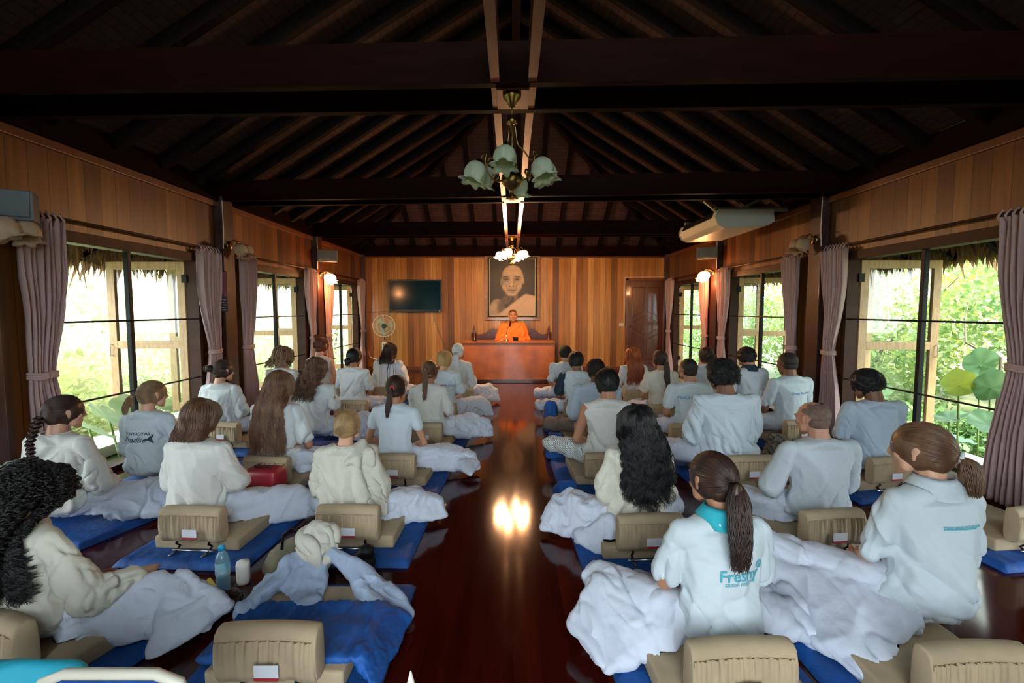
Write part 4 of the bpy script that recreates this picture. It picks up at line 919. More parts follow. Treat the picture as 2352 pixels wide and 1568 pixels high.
HC = np.array((0, .028, .805)); HR = np.array((.082, .102, .097))
def hdir(phi, th): return np.stack([np.sin(phi)*np.sin(th), -np.cos(phi)*np.sin(th), np.cos(th)], -1)
def hairline(phi):
    a = np.abs(phi); return np.radians(np.interp(np.degrees(a), [0, 60, 85, 105, 130, 180], [132, 124, 90, 74, 64, 58]))
def roots(n, rng, tmin=.02):
    phi = rng.uniform(-PI, PI, n*2); c = rng.uniform(0, 1, n*2); th = np.arccos(1-c*(1-np.cos(2.15))); k = th < hairline(phi); return phi[k][:n], th[k][:n]
def xf(P, M):
    R = np.array(M.to_3x3()); return P @ R.T+np.array(M.translation)
def slerp(A, B, t):
    d = np.clip((A*B).sum(-1, keepdims=True), -.999, .999); w = np.arccos(d); s = np.sin(w)
    return (np.sin((1-t)*w)*A+np.sin(t*w)*B)/s
def hair_parts(h, Mh, seed, near):
    rng = np.random.default_rng(seed); st = h['style']; out = []; k = 1.0 if near else .5
    r0 = h.get('r', .0019 if near else .0036); vol = h.get('vol', .004)
    hk = h.get('hk', 1); cap = lambda infl, amp, freq, ridge=False, zs=1, c=HC: out.append(blob(c, HR+infl, 44, 28, Mh, amp, freq, seed, ridge, zs))
    if st in ('buzz', 'bald'):
        P, F = blob((0, .013, .813), (.0785*hk, .0965*hk, .0870), 80, 60, None, .0006, 60, seed)
        Q = (P-np.array((0, .013, .813)))/np.array((.0785, .0965, .087)); n1 = np.arctan2(Q[:, 0], -Q[:, 1]); tt = np.arccos(np.clip(Q[:, 2], -1, 1)); bad = tt > hairline(n1)+.05*vnoise(Q*6)
        if st == 'bald': bad |= (tt < .62+.12*vnoise(Q*5)+np.where(Q[:, 1] > 0, .45, 0))
        F = F[~bad[F].any(1)]; out.append((xf(P, Mh), F)); out.append(blob((0, -.012, .766), (.0665*hk, .058*hk, .056), 40, 26, Mh, .0006, 60, seed)); return out
    out.append(blob((0, -.016, .762), (.062*hk, .050, .052), 28, 18, Mh, .002, 30, seed))
    if st in ('short', 'curly'):
        cap(.003+vol, .005 if st == 'short' else .010, 28 if st == 'short' else 45, True)
        n = int((900 if st == 'short' else 1000)*k); phi, th = roots(n, rng); n = len(phi); D = hdir(phi, th); K = 10 if st == 'short' else 16
        t = np.linspace(0, 1, K)[None, :, None]
        if st == 'short':
            tgt = hdir(phi*.6+rng.normal(0, .25, n), np.minimum(th+rng.uniform(.25, .5, n), 2.2)); P = slerp(D[:, None, :], tgt[:, None, :], t)
            P = HC+P*(HR+.003+vol+(rng.uniform(.002, .010, n)[:, None, None])*t)
        else:
            base = HC+D*(HR+vol*.6); L = h.get('len', .035)*rng.uniform(.6, 1.2, n)[:, None, None]
            u = np.cross(D, rng.normal(size=(n, 3))); u /= np.linalg.norm(u, axis=1, keepdims=True); v = np.cross(D, u); a = t*9+rng.uniform(0, 6, n)[:, None, None]; rr = .0075
            P = base[:, None, :]+D[:, None, :]*t*L+u[:, None, :]*np.cos(a)*rr+v[:, None, :]*np.sin(a)*rr+np.array([0, 0, -1])*t*t*L*.5
        out.append(strands(xf(P, Mh), r0*(1 if st == 'short' else .9), 4)); return out
    if st in ('tail', 'bun', 'braid', 'wrap'):
        thT = math.radians(h.get('tie', 95)); DT = hdir(np.array(h.get('tphi', 0.)), np.array(thT)); cap(.002, .0015, 20)
        if st != 'wrap':
            n = int(1000*k); phi, th = roots(n, rng); n = len(phi); D = hdir(phi, th); t = np.linspace(0, 1, 12)[None, :, None]
            P = slerp(D[:, None, :], np.broadcast_to(DT, (n, 3))[:, None, :], t); off = rng.uniform(.001, .007, n)[:, None, None]
            P = HC+P*(HR+off*np.sin(PI*t)**.5+.001); out.append(strands(xf(P, Mh), r0, 4))
        T = xf((HC+DT*(HR+.004))[None], Mh)[0]; Dw = np.array(Mh.to_3x3()) @ DT
        if st == 'bun':
            R = h.get('bun', .036); c = T+Dw*R*.75+np.array((0, 0, h.get('bz', 0)))
            n = int(170*k); t = np.linspace(0, 1, 18); S = []
            for i in range(n):
                a = rng.normal(size=3); a = Dw*1.0+a*.45; a /= np.linalg.norm(a); u = np.cross(a, rng.normal(size=3)); u /= np.linalg.norm(u); v = np.cross(a, u); an = t*rng.uniform(3, 6)
                rr = R*rng.uniform(.45, 1.05); S.append(c+u*np.cos(an)[:, None]*rr+v*np.sin(an)[:, None]*rr+Dw*rng.uniform(-.5, .6)*R)
            out.append(strands(np.array(S), r0*1.1, 4)); out.append(blob(c, (R*.85,)*3, 20, 14, None, .004, 40, seed)); 
        if st == 'tail':
            n = int(h.get('n', 190)*k*(1.8 if near else 1)); K = 22; t = np.linspace(0, 1, K)[None, :, None]; L = h['len']; th_ = h.get('thick', .026)
            ph = rng.uniform(0, 2*PI, n); rr = np.sqrt(rng.random(n))*th_; Ln = L*rng.uniform(.72, 1.05, n)[:, None, None]
            ox = (rr*np.cos(ph))[:, None, None]; oy = (rr*np.sin(ph))[:, None, None]
            prof = np.minimum(1, .35+2.2*t)*(1-.55*t**2); out_ = .024*np.minimum(1, t*5)
            ty = h.get('ty', -.155); wv = h.get('wave', .006); cl = np.floor(rng.uniform(0, 7, n))[:, None, None]
            x = T[0]+Dw[0]*out_+ox*prof+wv*np.sin(t*h.get('wf', 9)+cl*1.7)*t+h.get('dx', 0)*t; ytop = T[1]+Dw[1]*out_
            y = ytop+oy*prof+(ty-ytop)*np.minimum(1, t*1.2)*(1 if ty < T[1]+.05 else .6); z = T[2]+.006*np.sin(PI*np.minimum(1, t*4))-Ln*np.maximum(0, t-.06)
            out.append(strands(np.concatenate([x+0*y, y+0*x, z+0*x], 2), r0, 4, .3))
            out.append(blob(T+Dw*.012+np.array((h.get('dx', 0)*.3, (ty-T[1])*.3, -L*.32)), (th_*.75, th_*.6, L*.36), 18, 16, None, .004, 30, seed))
        if st == 'braid':
            L = h['len']; K = 60; t = np.linspace(0, 1, K); S = []; ty = h.get('ty', -.145); a_ = h.get('thick', .018)
            for j in range(3):
                p = t*h.get('turns', 5)*2*PI+j*2*PI/3; cx = T[0]+a_*np.sin(p)*(1-.4*t)+h.get('dx', 0)*t; cy = T[1]-.012+(ty-T[1])*np.minimum(1, t*2)+a_*.6*np.sin(2*p); cz = T[2]-.01-L*t
                for q in range(int(16*max(k, .7))):
                    b = rng.uniform(0, 6.3); w = a_*.62*math.sqrt(rng.random())*(1-.35*t); S.append(np.stack([cx+w*np.cos(b), cy+w*np.sin(b), cz], 1))
            out.append(strands(np.array(S), r0*1.3, 4, .8))
            n = 30; S = []
            for i in range(n): S.append(np.stack([T[0]+h.get('dx', 0)+rng.normal(0, .008)*np.linspace(.5, 2, 8), np.full(8, ty), T[2]-.01-L-np.linspace(0, .06, 8)], 1))
            out.append(strands(np.array(S), r0, 4))
        return out
    # fall
    n = int(h.get('n', 520)*(1 if h.get('ring') else 1.35)*k*(1.7 if near else 1)); K1, K2 = (26 if h.get('ring') else 12), (44 if h.get('ring') else 20) if near else 15
    ph1 = h.get('phi', 112); phi = np.radians(rng.uniform(-ph1, ph1, n)); th1 = np.radians(h.get('th1', 92))+rng.uniform(-.05, .08, n)
    t1 = np.linspace(.02, 1, K1)[None, :]; th = th1[:, None]*t1; part = h.get('part', 0.)
    D = hdir(phi[:, None]*np.minimum(1, .3+1.2*t1)+0*th, th)
    if h.get('ring'):
        g = h['ring']; ii = (np.arange(n)//g)*g; phi = phi[ii]+rng.normal(0, .03, n); th = th1[ii][:, None]*t1; D = hdir(phi[:, None]*np.minimum(1, .3+1.2*t1)+0*th, th)
    off = vol+rng.uniform(0, .010, n)[:, None, None]*np.sin(PI*.5*t1)[:, :, None]
    lr = rng.random(n)
    if h.get('ring'): lr = lr[ii]
    lay = lr[:, None, None]*h.get('puff', .004)*(.5+.5*t1[:, :, None])
    P1 = xf((HC+D*(HR+off+lay)).reshape(-1, 3), Mh).reshape(n, K1, 3)
    zr = rng.uniform(-1, 1, n)
    if h.get('ring'): zr = zr[ii]
    zend = h['zend']+zr*h.get('rag', .03)+h.get('vee', 0)*np.abs(np.sin(phi)); e = P1[:, -1]
    t2 = np.linspace(0, 1, K2+1)[None, 1:]; z = e[:, 2:3]+(zend[:, None]-e[:, 2:3])*t2
    nar = h.get('narrow', .8); x = e[:, 0:1]*(1+(nar-1)*t2**1.0)+h.get('dx', 0)*t2; yb = h.get('yb', -.150)
    bk = np.cos(phi)[:, None]; tgt = np.where(bk > .25, yb+rng.uniform(0, .035, n)[:, None], e[:, 1:2]*.6-.03); y = e[:, 1:2]+(tgt-e[:, 1:2])*np.minimum(1, t2*1.5)**.8
    cl = np.floor((phi*h.get('clump', 5))+rng.uniform(0, 2, n)); amp = h.get('wave', .004); fr = h.get('freq', 10)
    phs = (vnoise(np.stack([cl*1.37, cl*0, cl*0+seed], 1))*6)[:, None]; d = (e[:, 2:3]-z)
    x = x+amp*np.sin(d*fr*2*PI+phs)*np.minimum(1, d*14); y = y-amp*.7*np.abs(np.cos(d*fr*2*PI+phs*1.7))*np.minimum(1, d*14)
    if h.get('curl') and not h.get('ring'):
        fq = h.get('cf', 60); pr_ = rng.uniform(0, 6.3, n); pp = (phs*3+rng.uniform(0, 1.2, n)[:, None]) if not h.get('ring') else pr_[ii][:, None]+rng.uniform(0, .5, n)[:, None]; x = x+h['curl']*np.sin(d*fq+pp); y = y-h['curl']*(.6+np.cos(d*fq+pp)) 
    P = np.concatenate([P1, np.stack([x, y, z], -1)], 1)
    if h.get('ring'):
        sl_ = np.concatenate([np.zeros((n, 1)), np.cumsum(np.linalg.norm(np.diff(P, axis=1), axis=2), 1)], 1); a_ = sl_*h['cf']+rng.uniform(0, 6.3, n)[ii][:, None]+rng.uniform(0, .5, n)[:, None]; rp = h['curl']*np.minimum(1, sl_*12)
        P[..., 0] += rp*np.cos(a_); P[..., 1] -= .7*rp*(np.sin(a_)+.3); P[..., 2] += .7*rp*np.sin(a_)
    wz = np.clip((.74-P[..., 2])/.12, 0, 1); ea, eb = .175*h['wd']+h['L']*.7, .108+h['L']+.012; xx = np.clip(P[..., 0]/ea, -.98, .98); yl = -eb*np.sqrt(1-xx*xx)
    inside = (np.abs(P[..., 0]) < ea*1.12) & (P[..., 1] > yl) & (P[..., 1] < eb*.9+np.where(np.abs(P[..., 0]) > ea*.8, .05, 0)); P[..., 1] = np.where(inside, P[..., 1]+(yl-rng.uniform(0, .02, n)[:, None]-P[..., 1])*wz, P[..., 1])
    if h.get('wob'):
        q = P.reshape(-1, 3)*38; P = P+h['wob']*np.stack([vnoise(q+i*11) for i in range(3)], 1).reshape(P.shape)
    out.append(strands(P, r0*h.get('rk', 1), 4, .4)); cap(vol*.7, .004, 18, True, .5)
    ze = h['zend']; zt_ = .74; w = h.get('w', .075)
    if ze < .60:
        out.append(blob(((h.get('dx', 0))*.5, yb*.62, (zt_+ze+.05)/2), (w*.6, .018+vol*.5, (zt_-ze-.05)/2), 30, 26, None, .008, 24, seed, True, .25))
    return out

def person(label, px, py, Yh, hair, hmat, sk=S_FAIR, male=False, shirt=C_WHITE, sleeve=.7, loose=.016, neck=.064, pants=C_PANT, yaw=None, hyaw=None, hpitch=6,
           near=False, knees=((.38, .32, .15), (.38, .32, .15)), pants_extra=(), shirt_extra=(), arms=None, collar=None, seed=0, wide=1.0, cape=False, lean=0, prints=(), facing=1, nohand=False, z0=.0, fold=.014, neckline=None, spread=0, tshirt_hem=.15, headscale=1.0):
    X, ztop = unproj(px, py, Yh); s = ztop/.905 if z0 == 0 else (ztop-z0)/.905
    af = math.degrees(math.atan2(-X, 10.3-Yh)) if facing == 1 else 0
    yaw = af*.65 if yaw is None else yaw; hyaw = (af-yaw)*.7 if hyaw is None else hyaw
    vx = .010 if near else .013
    nk = Vector((0, .005, .69)); Mh = Matrix.Translation(nk) @ Matrix.Rotation(-math.radians(hyaw), 4, 'Z') @ Matrix.Rotation(-math.radians(hpitch), 4, 'X') @ Matrix.Translation(-nk)
    sw = (.178 if male else .158)*wide; top = Mh @ Vector((0, .03, .905))
    rz = (0 if facing == 1 else PI)-math.radians(yaw); off = Matrix.Rotation(rz, 3, 'Z') @ Vector((top.x*s, top.y*s, 0))
    loc = Vector((X-off.x, Yh-off.y, z0))
    A = {}
    for q in (-1, 1):
        a = (arms or {}).get(q, {}); A[q] = (np.array((q*sw, -.002, .592)), np.array(a.get('el', (q*(sw+.046), .05, .355))), np.array(a.get('wr', (q*.075, .255, .235))))
    # ---- body (one continuous surface)
    B = Solid(); tor = [E((0, 0, .225), (.150*wide, .105, .10)), E((0, -.008, .34), (.120*wide, .085, .09)), E((0, -.004, .48), (.135*wide, .090, .11))]
    B.chain(*tor); B.hull(tor[-1], E((sw*.82, -.002, .595), .044), E((-sw*.82, -.002, .595), .044)); B.hull(E((sw*.7, -.01, .60), .04), E((-sw*.7, -.01, .60), .04), E((0, -.006, .652), (.066, .058, .026)))
    nr = .060 if male else .050; B.hull(E((0, -.004, .645), nr*1.12), E((0, .004, .69), nr)); B.hull(E((0, .004, .69), nr), E(tuple(Mh @ Vector((0, .008, .755))), nr*.98))
    for q in (-1, 1):
        S_, L_, W_ = A[q]; r1 = (.043 if male else .036); B.hull(E(S_, r1*1.08), E(S_*.45+L_*.55, r1*.93)); B.hull(E(S_*.45+L_*.55, r1*.93), E(L_, r1*.80)); B.hull(E(L_, r1*.84), E(L_*.6+W_*.4, r1*.86)); B.hull(E(L_*.6+W_*.4, r1*.86), E(W_, .022))
        if not nohand:
            # palm and five fingers resting in the lap
            d = (W_-L_); d /= np.linalg.norm(d); md = np.array((-q, .25, 0.)); f = d*.45+md*.75; f[2] = -.08; f /= np.linalg.norm(f); sd_ = np.cross(f, (0, 0, 1)); up = np.array((0, 0, 1.))
            c = W_+f*.05; B.hull(E(W_, .020), E(c+sd_*.026, (.016, .016, .013)), E(c-sd_*.026, (.016, .016, .013)), E(W_+f*.085+sd_*.03, .010), E(W_+f*.085-sd_*.03, .010))
            for k, (o_, l_) in enumerate(((-.030, .060), (-.010, .070), (.010, .066), (.030, .052))):
                a0 = W_+f*.085+sd_*o_; a1 = a0+f*l_*.5+up*.006; a2 = a1+f*l_*.5-up*.014; B.hull(E(a0, .0090), E(a1, .0085)); B.hull(E(a1, .0085), E(a2, .0072))
            tq = q; th0 = W_+f*.02-sd_*.022*1; th1_ = th0+f*.035-sd_*.030+up*.010; th2 = th1_+f*.028-sd_*.004; B.hull(E(th0, .013), E(th1_, .0105)); B.hull(E(th1_, .0105), E(th2, .0085))
        kn = np.array(knees[0 if q < 0 else 1])*np.array((q, 1, 1)); hp = np.array((q*.085, .03, .20)); an = np.array((-q*.05, .36+.06*(q > 0), .085))
        B.hull(E(hp, .08), E(kn, .055)); B.hull(E(kn, .05), E(an, .034)); B.hull(E(an, .032), E(an+np.array((-q*.09, .02, -.015)), (.03, .035, .02))); B.hull(E(an+np.array((-q*.05, .02, -.015)), (.03, .035, .02)), E(an+np.array((-q*.15, .035, -.02)), (.022, .035, .014)))
    # head with a face
    c = np.array((0, .035, .79)); hk = 1.04 if male else 1.0
    def h_(*sets): B.hull(*sets, M=Mh)
    h_(E(c+(0, -.014, .022), (.074*hk, .093*hk, .084))); h_(E(c+(0, .02, .01), (.066*hk, .068, .075)), E(c+(.042, .035, -.058), .026), E(c+(-.042, .035, -.058), .026))
    h_(E(c+(.040, .036, -.058), .026), E(c+(-.040, .036, -.058), .026), E(c+(0, .072, -.088), (.024, .018, .018)), E(c+(0, .066, -.03), (.04, .018, .03)))
    h_(E(c+(0, .088, .02), .008), E(c+(0, .106, -.022), (.011, .010, .009))); h_(E(c+(.016, .090, -.026), .008), E(c+(-.016, .090, -.026), .008), E(c+(0, .100, -.024), .009))
    h_(E(c+(.034, .078, .030), (.020, .010, .008)), E(c+(.006, .084, .030), (.008, .008, .007))); h_(E(c+(-.034, .078, .030), (.020, .010, .008)), E(c+(-.006, .084, .030), (.008, .008, .007)))
    h_(E(c+(.030, .074, .012), (.014, .012, .009))); h_(E(c+(-.030, .074, .012), (.014, .012, .009))); h_(E(c+(0, .086, -.052), (.021, .010, .006))); h_(E(c+(0, .084, -.062), (.018, .010, .006)))
    h_(E(c+(.044, .055, -.018), .022)); h_(E(c+(-.044, .055, -.018), .022))
    for q in (-1, 1):
        h_(E(c+(q*.076*hk, -.002, .004), (.008, .016, .020)), E(c+(q*.083*hk, -.012, .016), (.006, .014, .015))); h_(E(c+(q*.076*hk, .0, -.018), (.008, .010, .014)), E(c+(q*.078*hk, -.004, .0), (.008, .012, .014)))
    me = B.remesh('person', .0062 if near else .0085, 2)
    root = link('person', me, sk); root.location = loc; root.rotation_euler = (0, 0, rz); root.scale = (s, s, s); tag(root, label, 'person', 'people sitting in meditation rows' if facing == 1 else None)
    # ---- trousers
    T = Solid(); T.hull(E((0, .0, .215), (.172*wide, .125, .088)), E((0, .06, .20), (.15*wide, .10, .07)))
    for q in (-1, 1):
        kn = np.array(knees[0 if q < 0 else 1])*np.array((q, 1, 1)); hp = np.array((q*.09, .03, .212)); an = np.array((-q*.03, .36, .095))
        T.hull(E(hp, (.100, .10, .088)), E(hp*.4+kn*.6, (.085, .085, .078))); T.hull(E(hp*.4+kn*.6, (.085, .085, .078)), E(kn, (.070, .070, min(.066, kn[2]-.04)))); T.hull(E(kn, (.066, .066, min(.062, kn[2]-.04))), E(an, (.062, .055, .05)))
    for hs in pants_extra: T.hull(*[E(c_, r_) for c_, r_ in hs])
    me = T.remesh('trousers', vx*.9, 3, .5); creases(me, .016, 8, (1, .6, .8), seed+60); folds(me, fold*1.25, 11, (1, .6, .7), seed+40, .4); V = getV(me); zb = .036/s
    V[:, 2] = np.where((np.abs(V[:, 0]) < .26) & (V[:, 1] > -.2) & (V[:, 1] < .38), np.maximum(V[:, 2], .118/s), np.maximum(V[:, 2], zb)); setV(me, V)
    link('trousers', me, pants, root)
    # ---- shirt
    L = loose; U = Solid(); wp = [E((0, 0, tshirt_hem+.06), (.158*wide+L, .112+L, .065)), E((0, -.008, .345), (.128*wide+L*1.1, .095+L*1.1, .09)), E((0, -.006, .48), (.142*wide+L, .098+L, .11))]
    sh = [E((sw*.84, -.002, .590), .050+L*.35), E((-sw*.84, -.002, .590), .050+L*.35)]
    U.chain(*wp); U.hull(wp[-1], *sh); U.hull(E((sw*.75, -.01, .598), .047+L*.2), E((-sw*.75, -.01, .598), .047+L*.2), E((0, -.010, .655), (.086, .080, .022)))
    if cape:
        for q in (-1, 1): U.hull(E(A[q][0], .062), E(A[q][1], .070)); U.hull(E(A[q][1], .068), E(A[q][1]*.3+A[q][2]*.7, .055))
        U.hull(sh[0], sh[1], E((sw+.05, .06, .37), .05), E((-sw-.05, .06, .37), .05), E((0, -.01, .30), (.16, .12, .05))); U.hull(E((sw, .02, .57), .05), E((sw+.045, .08, .34), .06), E((.05, .16, .36), .06)); U.hull(E((-sw, .02, .57), .05), E((-sw-.045, .08, .34), .06), E((-.05, .16, .36), .06))
    sl = Solid() if isinstance(sleeve, tuple) else None; L = L+.006 if sl else L; slv = sleeve if not sl else sleeve[0]; G = sl or U
    if slv > 0:
        for q in (-1, 1):
            S_, L_, W_ = A[q]; r1 = (.047 if male else .040)
            te = min(slv, 1.0); P1 = S_+(L_-S_)*te; G.hull(E(S_, r1*1.12+L*.35), E(P1, r1*1.0+L*.8))
            if slv > 1: te = slv-1; P2 = L_+(W_-L_)*te; G.hull(E(L_, r1*1.0+L*.8), E(P2, r1*.8+L*(.9+spread)))
    for hs in shirt_extra: U.hull(*[E(c_, r_) for c_, r_ in hs])
    me = U.remesh('shirt', vx*.75, 2); creases(me, fold*1.25, 6.5, (1, .8, .45), seed, .5*(1 if seed % 2 else -1), lambda V: .35+1.2*np.clip((.56-V[:, 2])/.2, 0, 1)*1.0+np.clip(np.abs(V[:, 0])-.13, 0, .1)*8); msk = lambda V: .45+.75*np.clip((.50-V[:, 2])/.25, 0, 1)+.5*np.clip(np.abs(V[:, 0])-.12, 0, .1)*10
    folds(me, fold, 10, (1, .8, .38), seed, .45, .5, msk); folds(me, fold*.7, 9, (.5, .6, 1.5), seed+3, .3, 0, lambda V: np.clip((.36-V[:, 2])/.14, 0, 1))
    nkr = np.array(neckline or (neck+.008, neck+.008, .052)); nc = np.array((0, -.004, .690))
    fz = lambda V: (((V-nc)/nkr)**2).sum(1)
    cut(me, lambda V: fz(V) < 1); V = getV(me); bm = bmesh.new(); bm.from_mesh(me); bi = np.array([v.index for v in bm.verts if v.is_boundary and v.co.z > .5]); bm.free()
    if len(bi):
        f_ = np.sqrt(np.clip(fz(V[bi]), 1.0, 1.6)); V[bi] = nc+(V[bi]-nc)/f_[:, None]; setV(me, V); rg = V[bi]
        an_ = np.arctan2(rg[:, 1]-nc[1], rg[:, 0]); o_ = np.argsort(an_); an_ = an_[o_]; rg = rg[o_]; an_ = np.concatenate([an_-2*PI, an_, an_+2*PI]); rg = np.concatenate([rg]*3)
    so = link('shirt', me, shirt, root); bvh = BVHTree.FromPolygons([v.co[:] for v in me.vertices], [tuple(p.vertices) for p in me.polygons])
    # hem ring round the neck
    if collar != 'none':
        m = MB(); pts = [Vector([float(np.interp((2*PI*i/28) if i < 15 else 2*PI*i/28-2*PI, an_, rg[:, k])) for k in range(3)]) for i in range(28)]; pts = [(pts[i-1]+pts[i]*2+pts[(i+1) % 28])/4 for i in range(28)]; pts.append(pts[0].copy())
        if collar is None: m.tube(pts, .0035, 6, False); m.build('neckband', shirt, root, True)
        else:
            bm = m.bm; rows = []
            for (k_, dz) in ((1.0, .0), (.94, .026), (.99, .036), (1.15, .026), (1.35, .017), (1.50, .011)):
                ro = []
                for p in pts[:-1]:
                    q_ = Vector((p.x*k_, p.y*k_, .9)); ht = bvh.ray_cast(q_, Vector((0, 0, -1))); z = max(p.z-.05, ht[0].z) if (ht[0] and k_ > 1.05) else p.z
                    ro.append(bm.verts.new((q_.x, q_.y, z+dz)))
                rows.append(ro)
            for A_, B_ in zip(rows, rows[1:]):
                for i in range(28): bm.faces.new((A_[i], A_[(i+1) % 28], B_[(i+1) % 28], B_[i]))
            o = m.build('collar', collar, root, True); sd = o.modifiers.new('s', 'SOLIDIFY'); sd.thickness = .003
    if sl:
        me = sl.remesh('sleeves', vx*.85, 3); folds(me, fold, 14, (1, 1, .5), seed+7); link('sleeves', me, sleeve[1], root)
    for pr in prints: pr(root, bvh)
    # ---- hair
    if hair:
        hair = dict(hair, hk=1.04 if male else 1.0, L=loose, wd=wide); V, F = join_np(hair_parts(hair, Mh, seed+11, near)); link('headscarf' if hair['style'] == 'wrap' else 'hair', np_mesh('hair', V, F), hmat, root)
    if hair and hair.get('band'):
        DT = Vector(hdir(np.array(hair.get('tphi', 0.)), np.array(math.radians(hair['tie'])))); c0 = Mh @ (Vector(HC)+Vector([DT[k]*(HR[k]+.014) for k in range(3)])); ax = Mh.to_3x3() @ DT
        u = ax.cross(Vector((0, 0, 1))).normalized(); v = ax.cross(u); rr = hair.get('band_r', .017)
        m = MB(); m.tube([c0+u*(rr*math.cos(t))+v*(rr*math.sin(t)) for t in [i*2*PI/20 for i in range(21)]], [.0075+.0015*math.sin(i*2.4) for i in range(21)], 8, False); o = m.build('hair_tie', hair['band'], root, True); o['label'] = hair['bl']
    return root, s, Mh, bvh
def text_print(txt, x, z, size, material, mirror=False, name='shirt_print', shear=0, align='CENTER', back=-1, lift=.005):
    def f(root, bvh):
        cu = bpy.data.curves.new('t', 'FONT'); cu.body = txt; cu.size = size; cu.align_x = align; cu.shear = shear; cu.resolution_u = 3; cu.offset = size*.012
        o = bpy.data.objects.new('t', cu); COL.objects.link(o); dg = bpy.context.evaluated_depsgraph_get(); me = bpy.data.meshes.new_from_object(o.evaluated_get(dg)); bpy.data.objects.remove(o)
        bm = bmesh.new(); bm.from_mesh(me)
        if mirror:
            for v in bm.verts: v.co.x *= -1
        project(bm, me, x, z, bvh, lift); me.materials.clear(); me.name = name; link(name, me, material, root)
    return f
def project(bm, me, x, z, bvh, lift=.003):
    bmesh.ops.triangulate(bm, faces=bm.faces)
    for _ in range(3):
        es = [e for e in bm.edges if e.calc_length() > .009]
        if es: bmesh.ops.subdivide_edges(bm, edges=es, cuts=1)
    bmesh.ops.triangulate(bm, faces=bm.faces)
    for v in bm.verts:
        px_, pz_ = v.co.x+x, v.co.y+z; h = bvh.ray_cast(Vector((px_, -1, pz_)), Vector((0, 1, 0))); v.co = Vector((px_, (h[0].y if h[0] else -.12)-lift, pz_))
    bm.to_mesh(me); bm.free()
def shape_print(pts, x, z, material, name='shirt_print', lift=.004):
    def f(root, bvh):
        bm = bmesh.new(); bm.faces.new([bm.verts.new((a, b, 0)) for a, b in pts]); me = bpy.data.meshes.new(name); project(bm, me, x, z, bvh, lift); link(name, me, material, root)
    return f
TIE_RED = mat('tie_red', (.5, .03, .02), .6)
INK_BLUE = mat('ink_blue', (.01, .20, .48), .7); INK_TEAL = mat('ink_teal', (.05, .36, .46), .7); INK_DARK = mat('ink_dark', (.02, .04, .07), .7); INK_PURPLE = mat('ink_purple', (.30, .18, .50), .7); INK_PALE = mat('ink_pale_grey', (.45, .52, .6), .7)
def rect(w, h, x=0, y=0): return [(x-w/2, y-h/2), (x+w/2, y-h/2), (x+w/2, y+h/2), (x-w/2, y+h/2)]
K_WIDE = (.44, .30, .17); K_LIFT = (.40, .36, .21)
def flare(q, x=.5, y=.34, top=.20, drop=.05, back=.05): # loose cloth falling from the thigh to the floor beside the knee
    return [((q*.12, .06, .20), .06), ((q*.36, .34, top), .05), ((q*x, y, top*.75), .04), ((q*(x+.05), y-.05, drop), .03), ((q*.2, back, .12), .05)]
# ---- left block, aisle column
person('woman with a blond bun wrapped in a cream shawl at the left aisle', 800, 940, 2.86, dict(style='bun', tie=100, bun=.032, bz=-.01), H_BLOND, near=True, shirt=C_CREAM, sleeve=0, loose=.026, cape=True, neck=.062, seed=1, yaw=4, knees=((.36, .3, .15), K_WIDE), pants_extra=[flare(1, .56, .34, .2)],
       shirt_extra=[[((.10, .05, .66), .035), ((.12, -.10, .60), .030), ((.06, -.12, .58), .02)], [((.12, -.10, .60), .030), ((.135, -.13, .40), .040)], [((.135, -.13, .40), .040), ((.22, -.10, .22), .035), ((.16, -.13, .25), .03)], [((.16, .05, .60), .05), ((.26, -.0, .20), .03), ((.2, -.12, .2), .02)]])
person('woman with a dark low ponytail and red hair tie in a pale fitted t-shirt', 911, 860, 3.84, dict(style='tail', band=TIE_RED, bl='red hair tie', band_r=.014, tie=92, len=.24, thick=.022, ty=-.15, tphi=.1, dx=-.02), H_DBROWN, S_TAN, near=True, shirt=C_COOL, sleeve=.42, loose=.008, seed=2, yaw=6, fold=.006, arms={-1: dict(el=(-.25, .02, .34)), 1: dict(el=(.25, .0, .34))}, knees=((.36, .3, .15), K_WIDE), pants_extra=[flare(1, .60, .30, .19), [((.5, .2, .1), .05), ((.66, .22, .10), .03), ((.64, .05, .07), .02)]])
person('woman with a long brown braided ponytail in a grey hooded top', 988, 827, 4.82, dict(style='tail', tie=80, len=.33, thick=.028, ty=-.15, wave=.012, wf=14), H_BROWN, S_TAN, shirt=C_LINEN, sleeve=.8, loose=.018, seed=3, yaw=6, knees=((.36, .3, .15), K_LIFT), pants_extra=[flare(1, .55, .38, .24)])
person('person with short golden hair in a t-shirt printed across the shoulders', 1021, 805, 5.8, dict(style='short', vol=.008), H_GOLD, shirt=C_COOL, sleeve=.75, seed=4, yaw=4, knees=((.36, .3, .15), K_LIFT), pants_extra=[flare(1, .50, .36, .24)],
       prints=[text_print('R', -.06, .475, .036, INK_BLUE), shape_print(rect(.095, .036), .008, .487, INK_PURPLE), text_print('LOVE', .008, .475, .036, INK_BLUE, True, lift=.007), text_print('UTION', .11, .475, .036, INK_BLUE)])
p, s, Mh, bv = person('person with a white head wrap knotted into a long tail, left of the desk', 1052, 787, 6.8, dict(style='wrap', tie=100), C_WHITE, shirt=C_WHITE, sleeve=1.9, seed=5, yaw=3, knees=((.36, .3, .15), K_LIFT), pants_extra=[flare(1, .50, .36, .22), [((.40, .36, .14), .05), ((.52, .46, .08), .035)]])
m = MB()
for k in range(7): m.tube([(-.012+.004*k, -.075, .775), (-.03+.010*k, -.125, .72), (-.045+.014*k, -.15, .6), (-.05+.018*k, -.155, .45+.01*k), (-.055+.02*k, -.15, .3+.02*(k % 3))], [.012, .014, .013, .014, .008], 8)
o = m.build('wrap_tail', C_WHITE, p, True)
